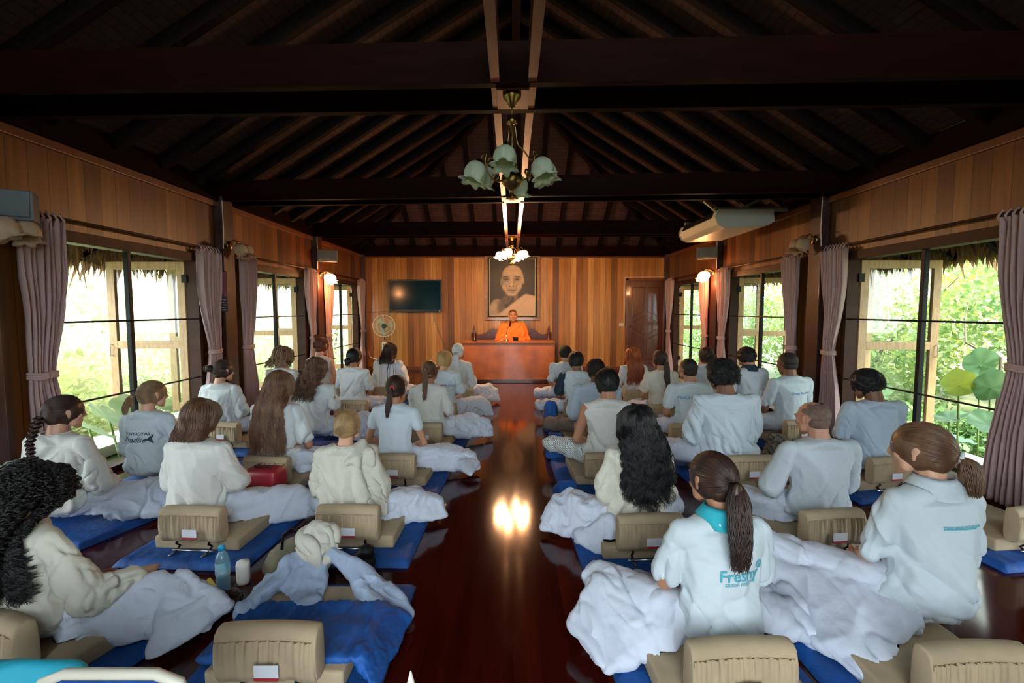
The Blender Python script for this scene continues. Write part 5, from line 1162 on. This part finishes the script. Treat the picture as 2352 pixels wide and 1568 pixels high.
# ---- left block, second column
person('woman with a mass of dark curly hair at the lower left edge', 88, 1066, 1.86, dict(style='fall', zend=.42, rag=.07, narrow=1.35, vol=.020, puff=.038, wave=.004, freq=9, curl=.013, cf=150, ring=8, n=1500, phi=132, clump=22, w=.10, yb=-.215, wob=.008, r=.0017), H_BLACK, S_TAN, near=True, shirt=C_CREAM, sleeve=1.75, loose=.03, seed=6, yaw=24, wide=1.05, knees=((.38, .3, .15), (.42, .40, .23)), arms={1: dict(el=(.27, .10, .30), wr=(.30, .30, .30))}, pants_extra=[flare(1, .54, .46, .26, .06), [((.42, .40, .26), .05), ((.62, .50, .12), .04), ((.55, .20, .06), .03)]], neck=.085, fold=.012)
person('woman with a chin length brown bob in a crumpled white linen shirt', 466, 915, 2.84, dict(style='fall', zend=.675, rag=.008, narrow=.9, vol=.010, n=620, phi=118, yb=-.085, puff=.010, w=.08, wave=.003), H_BROWN, S_TAN, near=True, shirt=C_LINEN, sleeve=.95, loose=.032, seed=7, yaw=4, neck=.078, knees=((.36, .3, .15), (.44, .36, .16)), pants_extra=[flare(1, .56, .40, .18, .05)], fold=.013)
person('woman with very long wavy ombre brown hair, beside the red bag', 645, 850, 3.74, dict(style='fall', zend=.33, rag=.06, narrow=1.25, vol=.010, n=620, wave=.012, freq=7, yb=-.165, w=.10, clump=7, phi=118), H_OMB, S_TAN, near=True, shirt=C_WHITE, sleeve=.75, loose=.018, seed=8, yaw=10, knees=((.36, .3, .15), K_WIDE), pants_extra=[flare(1, .52, .36, .2)], arms={1: dict(el=(.24, .04, .33), wr=(.1, .2, .24))})
person('woman with curly brown hair over one shoulder in a wide necked top', 730, 820, 4.8, dict(style='fall', zend=.52, rag=.04, narrow=1.0, vol=.012, n=460, wave=.016, freq=14, curl=.005, yb=-.15, dx=-.06, w=.08, wob=.01), H_BROWN, S_TAN, shirt=C_WHITE, sleeve=.6, loose=.010, seed=9, yaw=10, neckline=(.125, .14, .09), collar='none', prints=[shape_print(rect(.07, .035), .015, .555, INK_DARK, 'dark_strap', .004)], arms={1: dict(el=(.22, .02, .34))}, knees=((.36, .3, .15), K_LIFT), pants_extra=[flare(1, .5, .36, .25)])
person('woman with glossy black hair tied low in a plain white t-shirt', 815, 798, 6.0, dict(style='tail', tie=108, len=.10, thick=.042, ty=-.10, n=240), H_BLACK, S_TAN, shirt=C_WHITE, sleeve=.7, seed=10, yaw=6, loose=.014, neck=.075)
person('woman with straight shoulder length black hair in a white shawl with dark stripes', 897, 787, 7.0, dict(style='fall', zend=.62, rag=.02, narrow=1.0, n=420, vol=.008, yb=-.12, w=.08), H_DBROWN, S_TAN, shirt=C_STRIPE, sleeve=0, cape=True, loose=.03, seed=11, yaw=5)
# ---- left block, window column
person('woman with a long dark braid in a white blouse beside the left curtain', 150, 906, 2.92, dict(style='braid', tie=100, len=.30, thick=.019, ty=-.125, dx=.01, turns=4, tphi=-.1), H_DBROWN, S_FAIR, near=True, shirt=C_LINEN, sleeve=1.1, loose=.028, seed=12, yaw=3, hyaw=28, knees=((.38, .3, .15), (.44, .36, .17)), pants_extra=[[((.10, .05, .20), .09), ((.5, .34, .15), .07)], [((.5, .34, .15), .07), ((.70, .30, .10), .05)], flare(1, .5, .30, .2)], neck=.074, arms={1: dict(el=(.22, .05, .33), wr=(.16, .24, .25))})
person('woman with a light brown ponytail in a shirt printed with a mermaid tail', 352, 873, 3.62, dict(style='tail', tie=96, len=.15, thick=.024, ty=-.13, tphi=-.35, wave=.01), H_LBROWN, S_FAIR, near=True, shirt=C_COOL, sleeve=1.35, loose=.022, seed=13, yaw=2, hyaw=28,
       prints=[text_print('KOHYAOYAI', -.005, .492, .034, INK_DARK), text_print('Paradise', -.03, .435, .060, INK_DARK, shear=.4), shape_print([(.055, .0), (.08, .012), (.115, .045), (.12, .042), (.105, .012), (.118, -.025), (.112, -.03), (.085, -.003), (.058, -.008)], 0, .452, INK_DARK, 'tail_print')])
person('woman with dark hair pinned in a bun, short of the second left post', 514, 826, 4.85, dict(style='bun', tie=86, bun=.034, tphi=-.3), H_DBROWN, S_FAIR, shirt=C_WHITE, sleeve=1.0, loose=.026, seed=14, yaw=5, hyaw=24, neck=.08)
person('person with short fluffy light brown curls in front of the middle left window', 654, 797, 5.8, dict(style='fall', zend=.69, rag=.02, narrow=1.15, vol=.016, puff=.022, n=420, wave=.012, freq=20, curl=.006, yb=-.10, w=.08, wob=.012), H_LBROWN, S_TAN, shirt=C_WHITE, sleeve=.8, seed=15, yaw=12)
person('woman with reddish hair in a top knot in a sleeveless white shirt', 739, 774, 6.75, dict(style='bun', tie=42, bun=.030), hairm('hair_auburn', (.10, .022, .012), (.16, .04, .02)), S_FAIR, shirt=C_WHITE, sleeve=0, loose=.010, seed=16, yaw=14, hyaw=6)
# ---- right block, aisle column
person('woman with a long dark ponytail in a polo shirt with turquoise collar', 1633, 1034, 1.80, dict(style='tail', tie=93, len=.31, thick=.044, ty=-.165, n=420, wave=.018, wf=7, dx=-.03), H_DBROWN, S_TAN, near=True, shirt=C_COOL, sleeve=.80, loose=.020, collar=C_TURQ, seed=17, yaw=-4, hyaw=-15, hpitch=8, knees=(K_LIFT, (.36, .3, .15)), fold=.009,
       pants_extra=[[((-.12, .06, .20), .08), ((-.42, .28, .22), .05), ((-.55, .18, .10), .03), ((-.46, -.02, .05), .025), ((-.22, .0, .12), .05)], [((.1, .1, .19), .07), ((.5, .2, .12), .04), ((.56, .05, .05), .02)]],
       prints=[text_print('Freshy', .025, .450, .064, INK_TEAL), text_print('58', .115, .493, .018, INK_TEAL), text_print('รณรงค์ ทางสังคม', .03, .432, .019, INK_TEAL), text_print('O', .115, .485, .042, INK_TEAL)])
person('woman with very long loose wavy black hair in a cream hooded jacket', 1462, 932, 2.74, dict(style='fall', zend=.36, rag=.10, vee=.10, narrow=1.2, vol=.014, puff=.02, n=900, wave=.022, freq=6, yb=-.175, w=.135, clump=8, phi=122, wob=.008, dx=.02), H_BLACK, S_FAIR, near=True, shirt=C_CREAM, sleeve=1.8, loose=.026, seed=18, yaw=-4, knees=(K_WIDE, (.36, .3, .15)), pants_extra=[flare(-1, .52, .26, .21, .05, -.02), [((-.2, -.05, .2), .05), ((-.36, .0, .08), .04), ((-.12, -.12, .08), .04), ((-.3, -.1, .05), .03)]])
person('man with short black hair in a sleeveless grey top and checked trousers', 1393, 846, 3.85, dict(style='short', vol=.007), H_BLACK, S_TAN, male=True, near=True, shirt=C_LINEN, sleeve=0, loose=.018, seed=19, yaw=-3, pants=C_CHECK, knees=(K_LIFT, (.36, .3, .15)), arms={-1: dict(el=(-.245, .03, .34))})
person('person with cropped black hair in a light blue long sleeved shirt', 1368, 823, 4.84, dict(style='short', vol=.002), H_BUZZ, S_DARK, male=True, shirt=C_BLUISH, sleeve=1.5, loose=.022, seed=20, yaw=-3, pants=C_KHAKI, knees=(K_WIDE, (.36, .3, .15)))
person('man with dark hair in a white shirt with dark navy sleeves', 1322, 807, 5.84, dict(style='short', vol=.008), H_BLACK, S_BROWN, male=True, shirt=C_COOL, sleeve=(.8, C_DARK), loose=.016, seed=21, yaw=-3, knees=(K_WIDE, (.36, .3, .15)), hyaw=-8)
person('man with short dark hair in a white t-shirt nearest the desk on the right', 1298, 793, 6.84, dict(style='short', vol=.004), H_BUZZ, S_TAN, male=True, shirt=C_COOL, sleeve=.7, seed=22, yaw=-3)
# ---- right block, second column
person('woman with a brown ponytail in a white scrunchie and pale polo, right foreground', 2116, 969, 1.93, dict(style='tail', band=C_WHITE, bl='white scrunchie', band_r=.019, tie=104, len=.14, thick=.036, ty=-.105, tphi=.25, n=280, wave=.006), H_BROWN, S_FAIR, near=True, shirt=C_COOL, sleeve=.85, loose=.024, collar=C_COOL, seed=23, yaw=-3, hyaw=-30, hpitch=4, wide=.97, knees=((.46, .40, .22), (.36, .3, .15)), fold=.011,
       pants_extra=[[((-.12, .08, .21), .09), ((-.44, .42, .22), .07)], [((-.44, .42, .22), .06), ((-.62, .44, .12), .04), ((-.5, .16, .05), .03), ((-.2, .06, .14), .06)], [((-.22, .16, .22), .06), ((-.44, .40, .21), .05), ((-.52, .10, .07), .03), ((-.44, -.22, .06), .025), ((-.14, -.06, .15), .05)]], prints=[text_print('www.peacerevolution.net', .03, .535, .016, INK_TEAL), shape_print(rect(.17, .004), .03, .532, INK_TEAL)])
person('balding older man in a pale grey linen tunic', 1859, 916, 2.86, dict(style='bald'), H_GREY, S_RED, male=True, near=True, shirt=C_GREY, sleeve=1.15, loose=.028, seed=24, yaw=-3, hyaw=-20, hpitch=12, wide=1.12, knees=(K_WIDE, (.36, .3, .15)), pants_extra=[flare(-1, .46, .34, .2)], arms={-1: dict(el=(-.27, .06, .34))}, fold=.008)
person('man with a black curly crop and embroidered white tunic', 1657, 825, 3.82, dict(style='curly', vol=.006, len=.034), H_BLACK, S_BROWN, male=True, near=True, shirt=C_COOL, sleeve=1.15, loose=.030, seed=25, yaw=-1, hyaw=-16, neck=.09, spread=1.0, knees=(K_WIDE, (.36, .3, .15)), prints=[text_print('~~~', .0, .545, .05, INK_PALE, name='embroidery'), text_print('ssss', .0, .530, .03, INK_PALE, name='embroidery')])
person('man with a shaved head in a t-shirt with large blue lettering', 1579, 821, 4.8, dict(style='buzz'), H_BUZZ, S_TAN, male=True, shirt=C_COOL, sleeve=.62, loose=.014, seed=26, yaw=-5, hyaw=-8, fold=.006, near=True, knees=(K_WIDE, (.36, .3, .15)),
       prints=[text_print('PEACE R', -.082, .510, .038, INK_BLUE), shape_print(rect(.092, .040), .032, .523, INK_PURPLE), text_print('LOVE', .032, .510, .040, INK_BLUE, True, lift=.007), text_print('UTION', .122, .510, .038, INK_BLUE), text_print('© www.peacerevolution.net', .055, .489, .013, INK_TEAL)])
person('woman with a very long dark ponytail in a white t-shirt, short of the door', 1514, 803, 5.75, dict(style='tail', tie=98, len=.42, thick=.034, ty=-.15, n=260, dx=.01), H_DBROWN, S_TAN, shirt=C_CREAM, sleeve=.7, seed=27, yaw=-5, loose=.014, neck=.078)
person('woman with long loose red hair in front of the wooden door', 1452, 798, 6.78, dict(style='fall', zend=.40, rag=.05, narrow=1.15, vol=.012, n=520, wave=.010, freq=9, yb=-.16, w=.09, puff=.01), H_RED, S_FAIR, shirt=C_WHITE, sleeve=.8, seed=28, yaw=-5)
# ---- right block, window column
person('person with black curly hair in a blue grey t-shirt near the right window', 1983, 844, 3.78, dict(style='curly', vol=.003, len=.022), H_BLACK, S_BROWN, male=True, near=True, shirt=C_BLUISH, sleeve=.85, loose=.026, seed=29, yaw=-3, hyaw=-22, hpitch=16, neck=.085)
person('man with a shaved head in a t-shirt with small blue script on the back', 1805, 806, 4.98, dict(style='buzz'), H_BUZZ, S_BROWN, male=True, near=True, shirt=C_COOL, sleeve=.72, loose=.016, seed=30, yaw=-9, hyaw=-4, hpitch=10, fold=.006, prints=[text_print('Change The World', .04, .50, .029, INK_BLUE, shear=.3)])
person('man with short dark hair in a white shirt with a striped collar', 1713, 796, 5.8, dict(style='short', vol=.004), H_BLACK, S_TAN, male=True, shirt=C_GREY, sleeve=.8, loose=.018, collar=C_DARK, seed=31, yaw=-9)
person('person with wavy dark chin length hair, farthest at the right windows', 1620, 798, 6.8, dict(style='fall', zend=.69, rag=.02, narrow=1.1, vol=.014, n=420, wave=.010, freq=16, curl=.004, yb=-.09, w=.08, wob=.01), H_DBROWN, S_TAN, shirt=C_COOL, sleeve=.9, seed=32, yaw=-10, neck=.09)
# ---- the monk behind the desk
p, s, Mh, bv = person('monk with a shaved head in a bright orange robe sitting behind the desk', 1178, 710, 9.85, dict(style='buzz'), mat('shaved_scalp', (.10, .045, .028), .5), S_TAN, male=True, near=True, shirt=C_SAFF, sleeve=1.6, loose=.045, spread=1.2, cape=True, seed=33, yaw=0, hyaw=-4, hpitch=2, facing=-1, z0=.385, pants=C_SAFF, neckline=(.058, .062, .03), fold=.012, shirt_extra=[[((.17, .02, .58), .06), ((.30, .10, .26), .06), ((.22, .2, .2), .05)], [((-.17, .02, .58), .06), ((-.30, .10, .26), .06), ((-.22, .2, .2), .05)], [((-.12, .06, .62), .03), ((.10, .14, .42), .025), ((.18, .12, .5), .02)]])
p.name = 'monk'; p['category'] = 'monk'
m = MB()
for q in (-1, 1): m.tube([Mh @ Vector((q*.050, .110, .823)), Mh @ Vector((q*.032, .122, .828)), Mh @ Vector((q*.014, .122, .824))], .0032, 6)
m.build('eyebrows', H_BUZZ, p, True)
m = MB()
for q in (-1, 1): m.tube([Mh @ Vector((q*.043, .1165, .800)), Mh @ Vector((q*.031, .1225, .797)), Mh @ Vector((q*.018, .1205, .800))], .0018, 6)
m.build('closed_eyelids', H_BUZZ, p, True)
m = MB(); m.tube([Mh @ Vector((-.019, .126, .732)), Mh @ Vector((0, .1325, .733)), Mh @ Vector((.019, .126, .732))], .0022, 6); m.build('lips', mat('lip_brown', (.12, .03, .025), .5), p, True)
# hair ties


# ---- chairs and mats in their rows
for x, y, rz, lb, cl in [
    (-.855, 1.60, .0, None, 'empty beige floor chair in the left foreground with white label'), (-.93, 2.62, -.02, 'cream shawl woman', None), (-.92, 3.58, -.05, 'woman with red hair tie', None), (-.86, 4.58, -.05, 'woman in the grey hooded top', None), (-.84, 5.58, -.05, 'golden haired person', None), (-.72, 6.60, 0, 'person with the white head wrap', None),
    (-1.90, 1.66, -.25, 'curly haired woman at the left edge', None), (-1.80, 2.60, -.06, 'woman with the bob', None), (-1.86, 3.52, -.12, 'long haired woman beside the red bag', None), (-1.95, 5.74, -.1, 'woman with glossy black hair', None), (-1.88, 6.75, -.1, 'woman in the striped shawl', None), (-2.86, 4.60, -.15, 'woman with the pinned up bun', None),
    (.765, 1.52, .04, 'ponytailed woman in the turquoise collar', None), (.75, 2.50, .04, 'long haired woman in the cream jacket', None), (.74, 3.60, .03, 'man in checked trousers', None), (.80, 4.62, .03, 'person in the light blue shirt', None), (.80, 5.62, .03, 'man with navy sleeves', None),
    (1.53, 1.50, .03, 'woman with the white scrunchie', None), (1.78, 2.56, .12, 'balding man', None), (1.82, 3.54, .08, 'man in the embroidered tunic', None), (1.72, 4.56, .06, 'man with large blue lettering', None), (1.74, 5.50, .06, 'woman with the very long dark ponytail', None), (1.74, 6.52, .06, 'red haired woman', None),
    (2.98, 2.60, .1, None, 'empty beige floor chair at the right edge by the window'), (2.86, 3.50, .14, 'person in the blue grey t-shirt', None), (2.92, 4.70, .12, 'man with small blue script', None)]:
    chair(x, y, rz, cl or 'beige floor chair behind the '+lb); d = Matrix.Rotation(rz, 3, 'Z') @ Vector((0, .27, 0))
    floor_mat(x+d.x, y+d.y, rz, ('blue floor mat under the '+(cl or 'beige chair of the '+lb)).replace('under the empty', 'under the empty')[:110])
for x, y, rz, lb in [(-2.75, 3.15, -.3, 'blue floor mat under the woman with the long dark braid'), (-2.78, 3.85, -.2, 'blue floor mat under the woman in the mermaid tail shirt'), (-1.9, 4.9, -.1, 'blue floor mat under the woman in the wide necked top'), (-2.85, 6.0, -.1, 'blue floor mat under the person with fluffy curls'), (-2.85, 6.95, -.1, 'blue floor mat under the woman with the top knot'),
                     (.80, 6.9, .03, 'blue floor mat under the man nearest the desk on the right'), (2.9, 5.95, .1, 'blue floor mat under the man with the striped collar'), (2.85, 6.95, .1, 'blue floor mat under the person with chin length hair by the window')]:
    floor_mat(x, y, rz, lb)
# ------------------------------------------------------------------ belongings on the floor
C_SHEER = mat('sheer_bluish_scarf', (.50, .62, .82), .8, noise=.2, nscale=9, transl=.3, bump=.5, bscale=40, bdist=.004)
e = empty('knotted_scarf', (-.94, 2.2, .115), 0, 'cream scarf rolled into a knot, piled on the sheer blue shawl in the left foreground', 'scarf')
m = MB(); c0 = Vector((0, .02, .150))
for k in range(9):
    a = .9*k; R = Matrix.Rotation(a, 3, 'Z') @ Matrix.Rotation(.5+.35*k, 3, 'X'); r = .076-.004*k
    pts = [c0+Vector((0, -.018*(k % 3), .02*math.sin(k*2)))+R @ Vector((r*math.cos(t), r*1.2*math.sin(t), .022*math.sin(2*t+k))) for t in [i*2*PI/18 for i in range(19)]]
    m.tube(pts, [.024+.008*math.sin(i*.9+k) for i in range(19)], 10, False)
o = m.build('scarf_roll', C_CREAM, e, True)
U = Solid(); U.hull(E(c0, (.082, .075, .105))); U.hull(E(c0+Vector((0, .0, -.06)), (.07, .06, .04)), E((0, -.02, .03), (.055, .05, .02))); me = U.remesh('scarf_core', .007, 2); folds(me, .012, 16, (1, 1, .6), 3); link('scarf_core', me, C_CREAM, e)
e = empty('draped_shawl', (-.94, 2.12, 0), 0, 'sheer pale blue shawl spread over the seat cushion of the empty left chair', 'shawl')
U = Solid()
U.hull(E((0, .09, .22), .06), E((-.03, -.03, .145), (.12, .07, .03))); U.hull(E((-.03, -.03, .14), (.12, .07, .025)), E((.03, -.13, .125), (.06, .04, .012)))
for sgn, P in ((-1, [((-.06, .06, .22), .035), ((-.11, -.02, .17), .035), ((-.16, -.12, .145), .032), ((-.21, -.20, .125), .022)]), (1, [((.07, .08, .23), .04), ((.17, .04, .17), .04), ((.27, -.0, .13), .045), ((.38, -.05, .075), (.05, .05, .03)), ((.47, -.09, .03), (.02, .02, .02))]), (1, [((.17, .04, .17), .04), ((.30, -.10, .115), .03), ((.40, -.14, .04), .025)]), (-1, [((-.12, .02, .2), .03), ((-.2, .0, .11), .03), ((-.26, -.08, .05), .025)])):
    for (a, ra), (b, rb) in zip(P, P[1:]): U.hull(E(a, ra), E(b, rb))
me = U.remesh('shawl_cloth', .006, 3); folds(me, .026, 8, (1.4, .7, 1), 5, .35, .6); folds(me, .005, 22, (1, 1, 1), 8, .3); link('shawl_cloth', me, C_SHEER, e)
e = empty('khaki_bag', (-1.13, 2.42, 0), .3, 'khaki cloth bag with dark handles behind the knotted scarf', 'bag'); M_KH = mat('khaki_cloth', (.20, .18, .12), .9, noise=.3, nscale=10, bump=.5, bscale=60, bdist=.003)
U = Solid(); U.hull(E((-.09, 0, .07), (.09, .09, .07)), E((.10, .0, .07), (.08, .08, .07)), E((0, .02, .16), (.09, .05, .04))); me = U.remesh('bag_body', .007, 3); folds(me, .012, 12, (1, 1, 1), 2); V = getV(me); V[:, 2] = np.maximum(V[:, 2], .001); setV(me, V); link('bag_body', me, M_KH, e)
for q in (-.03, .05): m = MB(); m.tube([(q-.05, -.03, .16), (q-.04, -.035, .24), (q, -.03, .27), (q+.04, -.03, .24), (q+.05, -.02, .16)], .007, 6); m.build('handle', M_BLACK, e, True)
e = empty('dark_pouch', (-.80, 2.42, 0), 0, 'black crumpled pouch to the right of the khaki bag', 'pouch'); U = Solid(); U.hull(E((0, 0, .05), (.07, .05, .05)), E((.03, 0, .12), .04)); me = U.remesh('pouch_body', .007, 3); folds(me, .012, 18, (1, 1, 1), 6); V = getV(me); V[:, 2] = np.maximum(V[:, 2], .001); setV(me, V); link('pouch_body', me, M_BLACK, e)
# blue cloth over the near half of the empty chair's cushion
U = Solid(); U.hull(E((-1.14, 1.66, .118), (.03, .02, .014)), E((-.58, 1.66, .118), (.03, .02, .014)), E((-1.12, 1.95, .118), (.03, .03, .014)), E((-.56, 1.96, .118), (.03, .03, .014))); U.hull(E((-.575, 1.67, .118), (.03, .02, .014)), E((-.56, 1.95, .118), (.03, .03, .014)), E((-.50, 1.62, .045), (.02, .02, .012)), E((-.46, 1.98, .045), (.02, .03, .012)))
me = U.remesh('blue_cloth', .007, 2); folds(me, .010, 14, (1.4, .6, 1), 9, .5, .7); V = getV(me); V[:, 2] = np.maximum(V[:, 2], .036); setV(me, V); o = link('blue_cloth', me, M_BLUE); tag(o, 'crumpled bright blue cloth over the cushion of the empty left foreground chair', 'cloth')
# red vanity bag and glasses
e = empty('red_bag', (-1.74, 3.24, 0), -.15, 'dark red rounded bag with metal zips behind the long haired woman', 'bag'); M_RB = mat('red_leather', (.30, .012, .025), .45, noise=.2, nscale=20, bump=.3, bscale=90, coat=.1)
m = MB(); m.box(-.13, .13, -.08, .08, .002, .30, .045, 5); m.build('bag_body', M_RB, e, True)
m = MB(); m.tube([(-.115, -.082, .02), (-.118, -.085, .15), (-.10, -.082, .27), (-.07, -.07, .302)], .005, 6); m.build('zip', M_CHROME, e, True)
m = MB(); m.tube([(-.13, -.05, .03), (-.145, -.055, .15), (-.13, -.05, .27)], .014, 8); m.build('side_piping', M_RB, e, True)
m = MB(); m.tube([(.125, -.05, .20), (.150, -.05, .18), (.152, -.05, .12), (.128, -.05, .10)], .005, 6); m.build('side_ring', M_CHROME, e, True)
e = empty('eyeglasses', (-1.74, 3.22, .302), .1, 'thin dark framed eyeglasses lying on top of the red bag', 'eyeglasses')
for s in (-1, 1):
    m = MB(); m.tube([(s*.035+.026*math.cos(t), .018*math.sin(t), .006) for t in [i*2*PI/20 for i in range(21)]], .0022, 6); m.build('rim', M_BLACK, e, True)
    m = MB(); m.tube([(s*.060, .0, .008), (s*.066, .05, .006), (s*.04, .10, .004)], .002, 6); m.build('temple', M_BLACK, e, True)
m = MB(); m.tube([(-.012, 0, .006), (0, .004, .008), (.012, 0, .006)], .002, 6); m.build('bridge', M_BLACK, e, True)
# bottle
e = empty('water_bottle', (-1.44, 2.26, 0), 0, 'clear plastic water bottle with blue cap and blue label', 'bottle')
MPL = mat('clear_plastic_water', (.30, .50, .62), .12, transl=.5, spec=.8)
m = MB(); m.lathe([(.0, .002), (.030, .002), (.032, .01), (.030, .05), (.032, .06), (.030, .075), (.032, .09), (.032, .155), (.031, .17), (.024, .192), (.014, .205), (.012, .212)], (0, 0, 0), 24); m.build('bottle_body', MPL, e, True)
m = MB(); m.lathe([(.0325, .09), (.0330, .092), (.0330, .153), (.0325, .155)], (0, 0, 0), 24); m.build('label', mat('bottle_label_blue', (.10, .42, .58), .4, color2=(.5, .68, .75), nscale=30), e, True)
m = MB(); m.lathe([(0, .236), (.014, .236), (.0155, .232), (.0155, .212), (.0, .212)], (0, 0, 0), 20); m.build('cap', mat('cap_blue', (.02, .35, .62), .4), e, True)
m = MB(); m.lathe([(0, .002), (.028, .002), (.032, .02), (.033, .10), (.03, .115), (0, .12)], (-1.38, 2.33, 0), 20); tag(m.build('white_cup', M_WHITE, None, True), 'white cup standing behind the water bottle', 'cup')
m = MB(); m.box(-.11, .11, -.15, .15, .0, .012, .002, M=Matrix.Translation((-1.46, 2.0, .06)) @ Matrix.Rotation(-.75, 4, 'Z') @ Matrix.Rotation(.35, 4, 'X')); o = m.build('yellow_folder', mat('yellow_card', (.62, .40, .04), .6)); tag(o, 'yellow folder lying by the water bottle next to the white skirt', 'folder')
U = Solid(); U.hull(E((-1.44, 2.08, .03), (.09, .09, .03)), E((-1.36, 2.14, .03), (.08, .07, .028))); me = U.remesh('brown_plastic_bag', .007, 2); folds(me, .018, 14, (1, 1, 1), 4); V = getV(me); V[:, 2] = np.maximum(V[:, 2], .001); setV(me, V); tag(link('brown_plastic_bag', me, mat('brown_plastic', (.035, .018, .014), .25)), 'dark brown plastic bag under the yellow folder', 'bag')
def book(x, y, rz, w, d, h, col, label, z=0):
    e = empty('book', (x, y, z), rz, label, 'book')
    m = MB(); m.box(-w/2, w/2, -d/2, d/2, 0, .003, .001); m.box(-w/2, w/2, -d/2, d/2, h-.003, h, .001); m.box(-w/2, -w/2+.003, -d/2, d/2, 0, h); m.build('cover', col, e)
    m = MB(); m.box(-w/2+.003, w/2-.004, -d/2+.004, d/2-.004, .003, h-.003); m.build('pages', mat('paper', (.7, .66, .54), .8), e)
book(-2.12, 3.60, .4, .16, .22, .025, mat('book_pink', (.62, .35, .30), .5), 'pale covered book on the floor to the left of the red bag')
book(-.50, 4.35, .2, .13, .19, .02, mat('book_orange', (.70, .14, .04), .5), 'orange red booklet on the floor beside the aisle')
# folded blue blankets along the aisle and other soft things
def lump(name, x, y, w, d, h, material, label, cat, seed, n=3):
    e_ = None; U = Solid(); U.hull(E((-w*.5, -d*.35, .03), .03), E((w*.5, -d*.35, .03), .03), E((-w*.5, d*.4, .03), .03), E((w*.5, d*.4, .03), .03), E((-w*.3, 0, h-.03), .03), E((w*.3, 0, h-.03), .03))
    me = U.remesh(name, .009, 2); folds(me, .018, 12, (1, 1, .5), seed); V = getV(me); V[:, 2] = np.maximum(V[:, 2], .001); setV(me, V)
    o = link(name, me, material); o.location = (x, y, 0); return tag(o, label, cat)
lump('folded_blanket', .46, 5.45, .10, .34, .34, M_BLUE, 'upright folded blue blanket beside the man with navy sleeves', 'blanket', 1)
lump('folded_blanket', .42, 4.45, .12, .34, .22, M_BLUE, 'low folded blue blanket at the aisle beside the checked trousers row', 'blanket', 2)
lump('folded_blanket', .40, 3.36, .12, .30, .16, M_BLUE, 'crumpled blue blanket at the aisle by the checked knee', 'blanket', 3)
lump('folded_blanket', 1.22, 2.75, .10, .30, .14, M_BLUE, 'blue blanket lying between the cream jacket and the balding man', 'blanket', 4)
lump('grey_socks', .30, 2.98, .07, .10, .07, C_SOCK, 'grey knitted socks on the floor by the aisle', 'socks', 5)
lump('knitted_bag', 2.45, 4.28, .16, .16, .26, mat('dark_pattern_knit', (.04, .035, .035), .9, color2=(.25, .22, .18), nscale=45), 'dark patterned knitted bag near the right window curtain', 'bag', 6)
# things cut by the bottom edge of the picture
e = empty('low_chair', (-.88, .98, 0), 0, 'plain chair with cream rim and blue cover at the bottom edge', 'chair')
m = MB(); P = [(-.165, 0, .30), (-.17, 0, .52), (-.15, 0, .585), (-.10, 0, .605), (.10, 0, .605), (.15, 0, .585), (.17, 0, .52), (.165, 0, .30)]; m.tube(P, .012, 8); m.build('back_rim', mat('cream_rim', (.55, .53, .45), .5), e, True)
U = Solid(); U.hull(E((-.13, .01, .34), .025), E((.13, .01, .34), .025), E((-.12, .01, .565), .022), E((.12, .01, .565), .022)); me = U.remesh('blue_cover', .008, 2); folds(me, .008, 14, (1, 1, 1), 3); link('blue_cover', me, M_BLUE, e)
m = MB(); m.box(-.18, .18, -.34, .02, .27, .31, .01); m.build('seat', M_BEIGE, e)
for sx in (-.16, .16):
    for sy in (-.32, 0): m = MB(); m.tube([(sx, sy, .28), (sx*1.08, sy, 0)], .011, 8); m.build('leg', M_CHROME, e, True)
U = Solid(); U.hull(E((-1.50, 1.02, .05), (.05, .06, .05)), E((-1.16, 1.10, .05), (.05, .06, .05)), E((-1.47, 1.16, .44), (.05, .03, .05)), E((-1.22, 1.22, .40), (.06, .03, .05))); me = U.remesh('teal_cushion', .009, 3); folds(me, .008, 9, (1, 1, 1), 2); V = getV(me); V[:, 2] = np.maximum(V[:, 2], .001); setV(me, V)
tag(link('teal_cushion', me, mat('teal_cloth', (.01, .30, .42), .7, bump=.5, bscale=20, bdist=.006)), 'bright teal cushion standing at the bottom left corner', 'cushion')
m = MB(); m.lathe([(.0, .0), (.05, 0), (.03, .02), (.014, .25), (.018, .27), (.012, .33), (.002, .37), (0, .37)], (-.29, 1.28, 0), 14); tag(m.build('white_pointed_stand', M_WHITE, None, True), 'white pointed tip rising at the bottom edge in the aisle', 'stand')
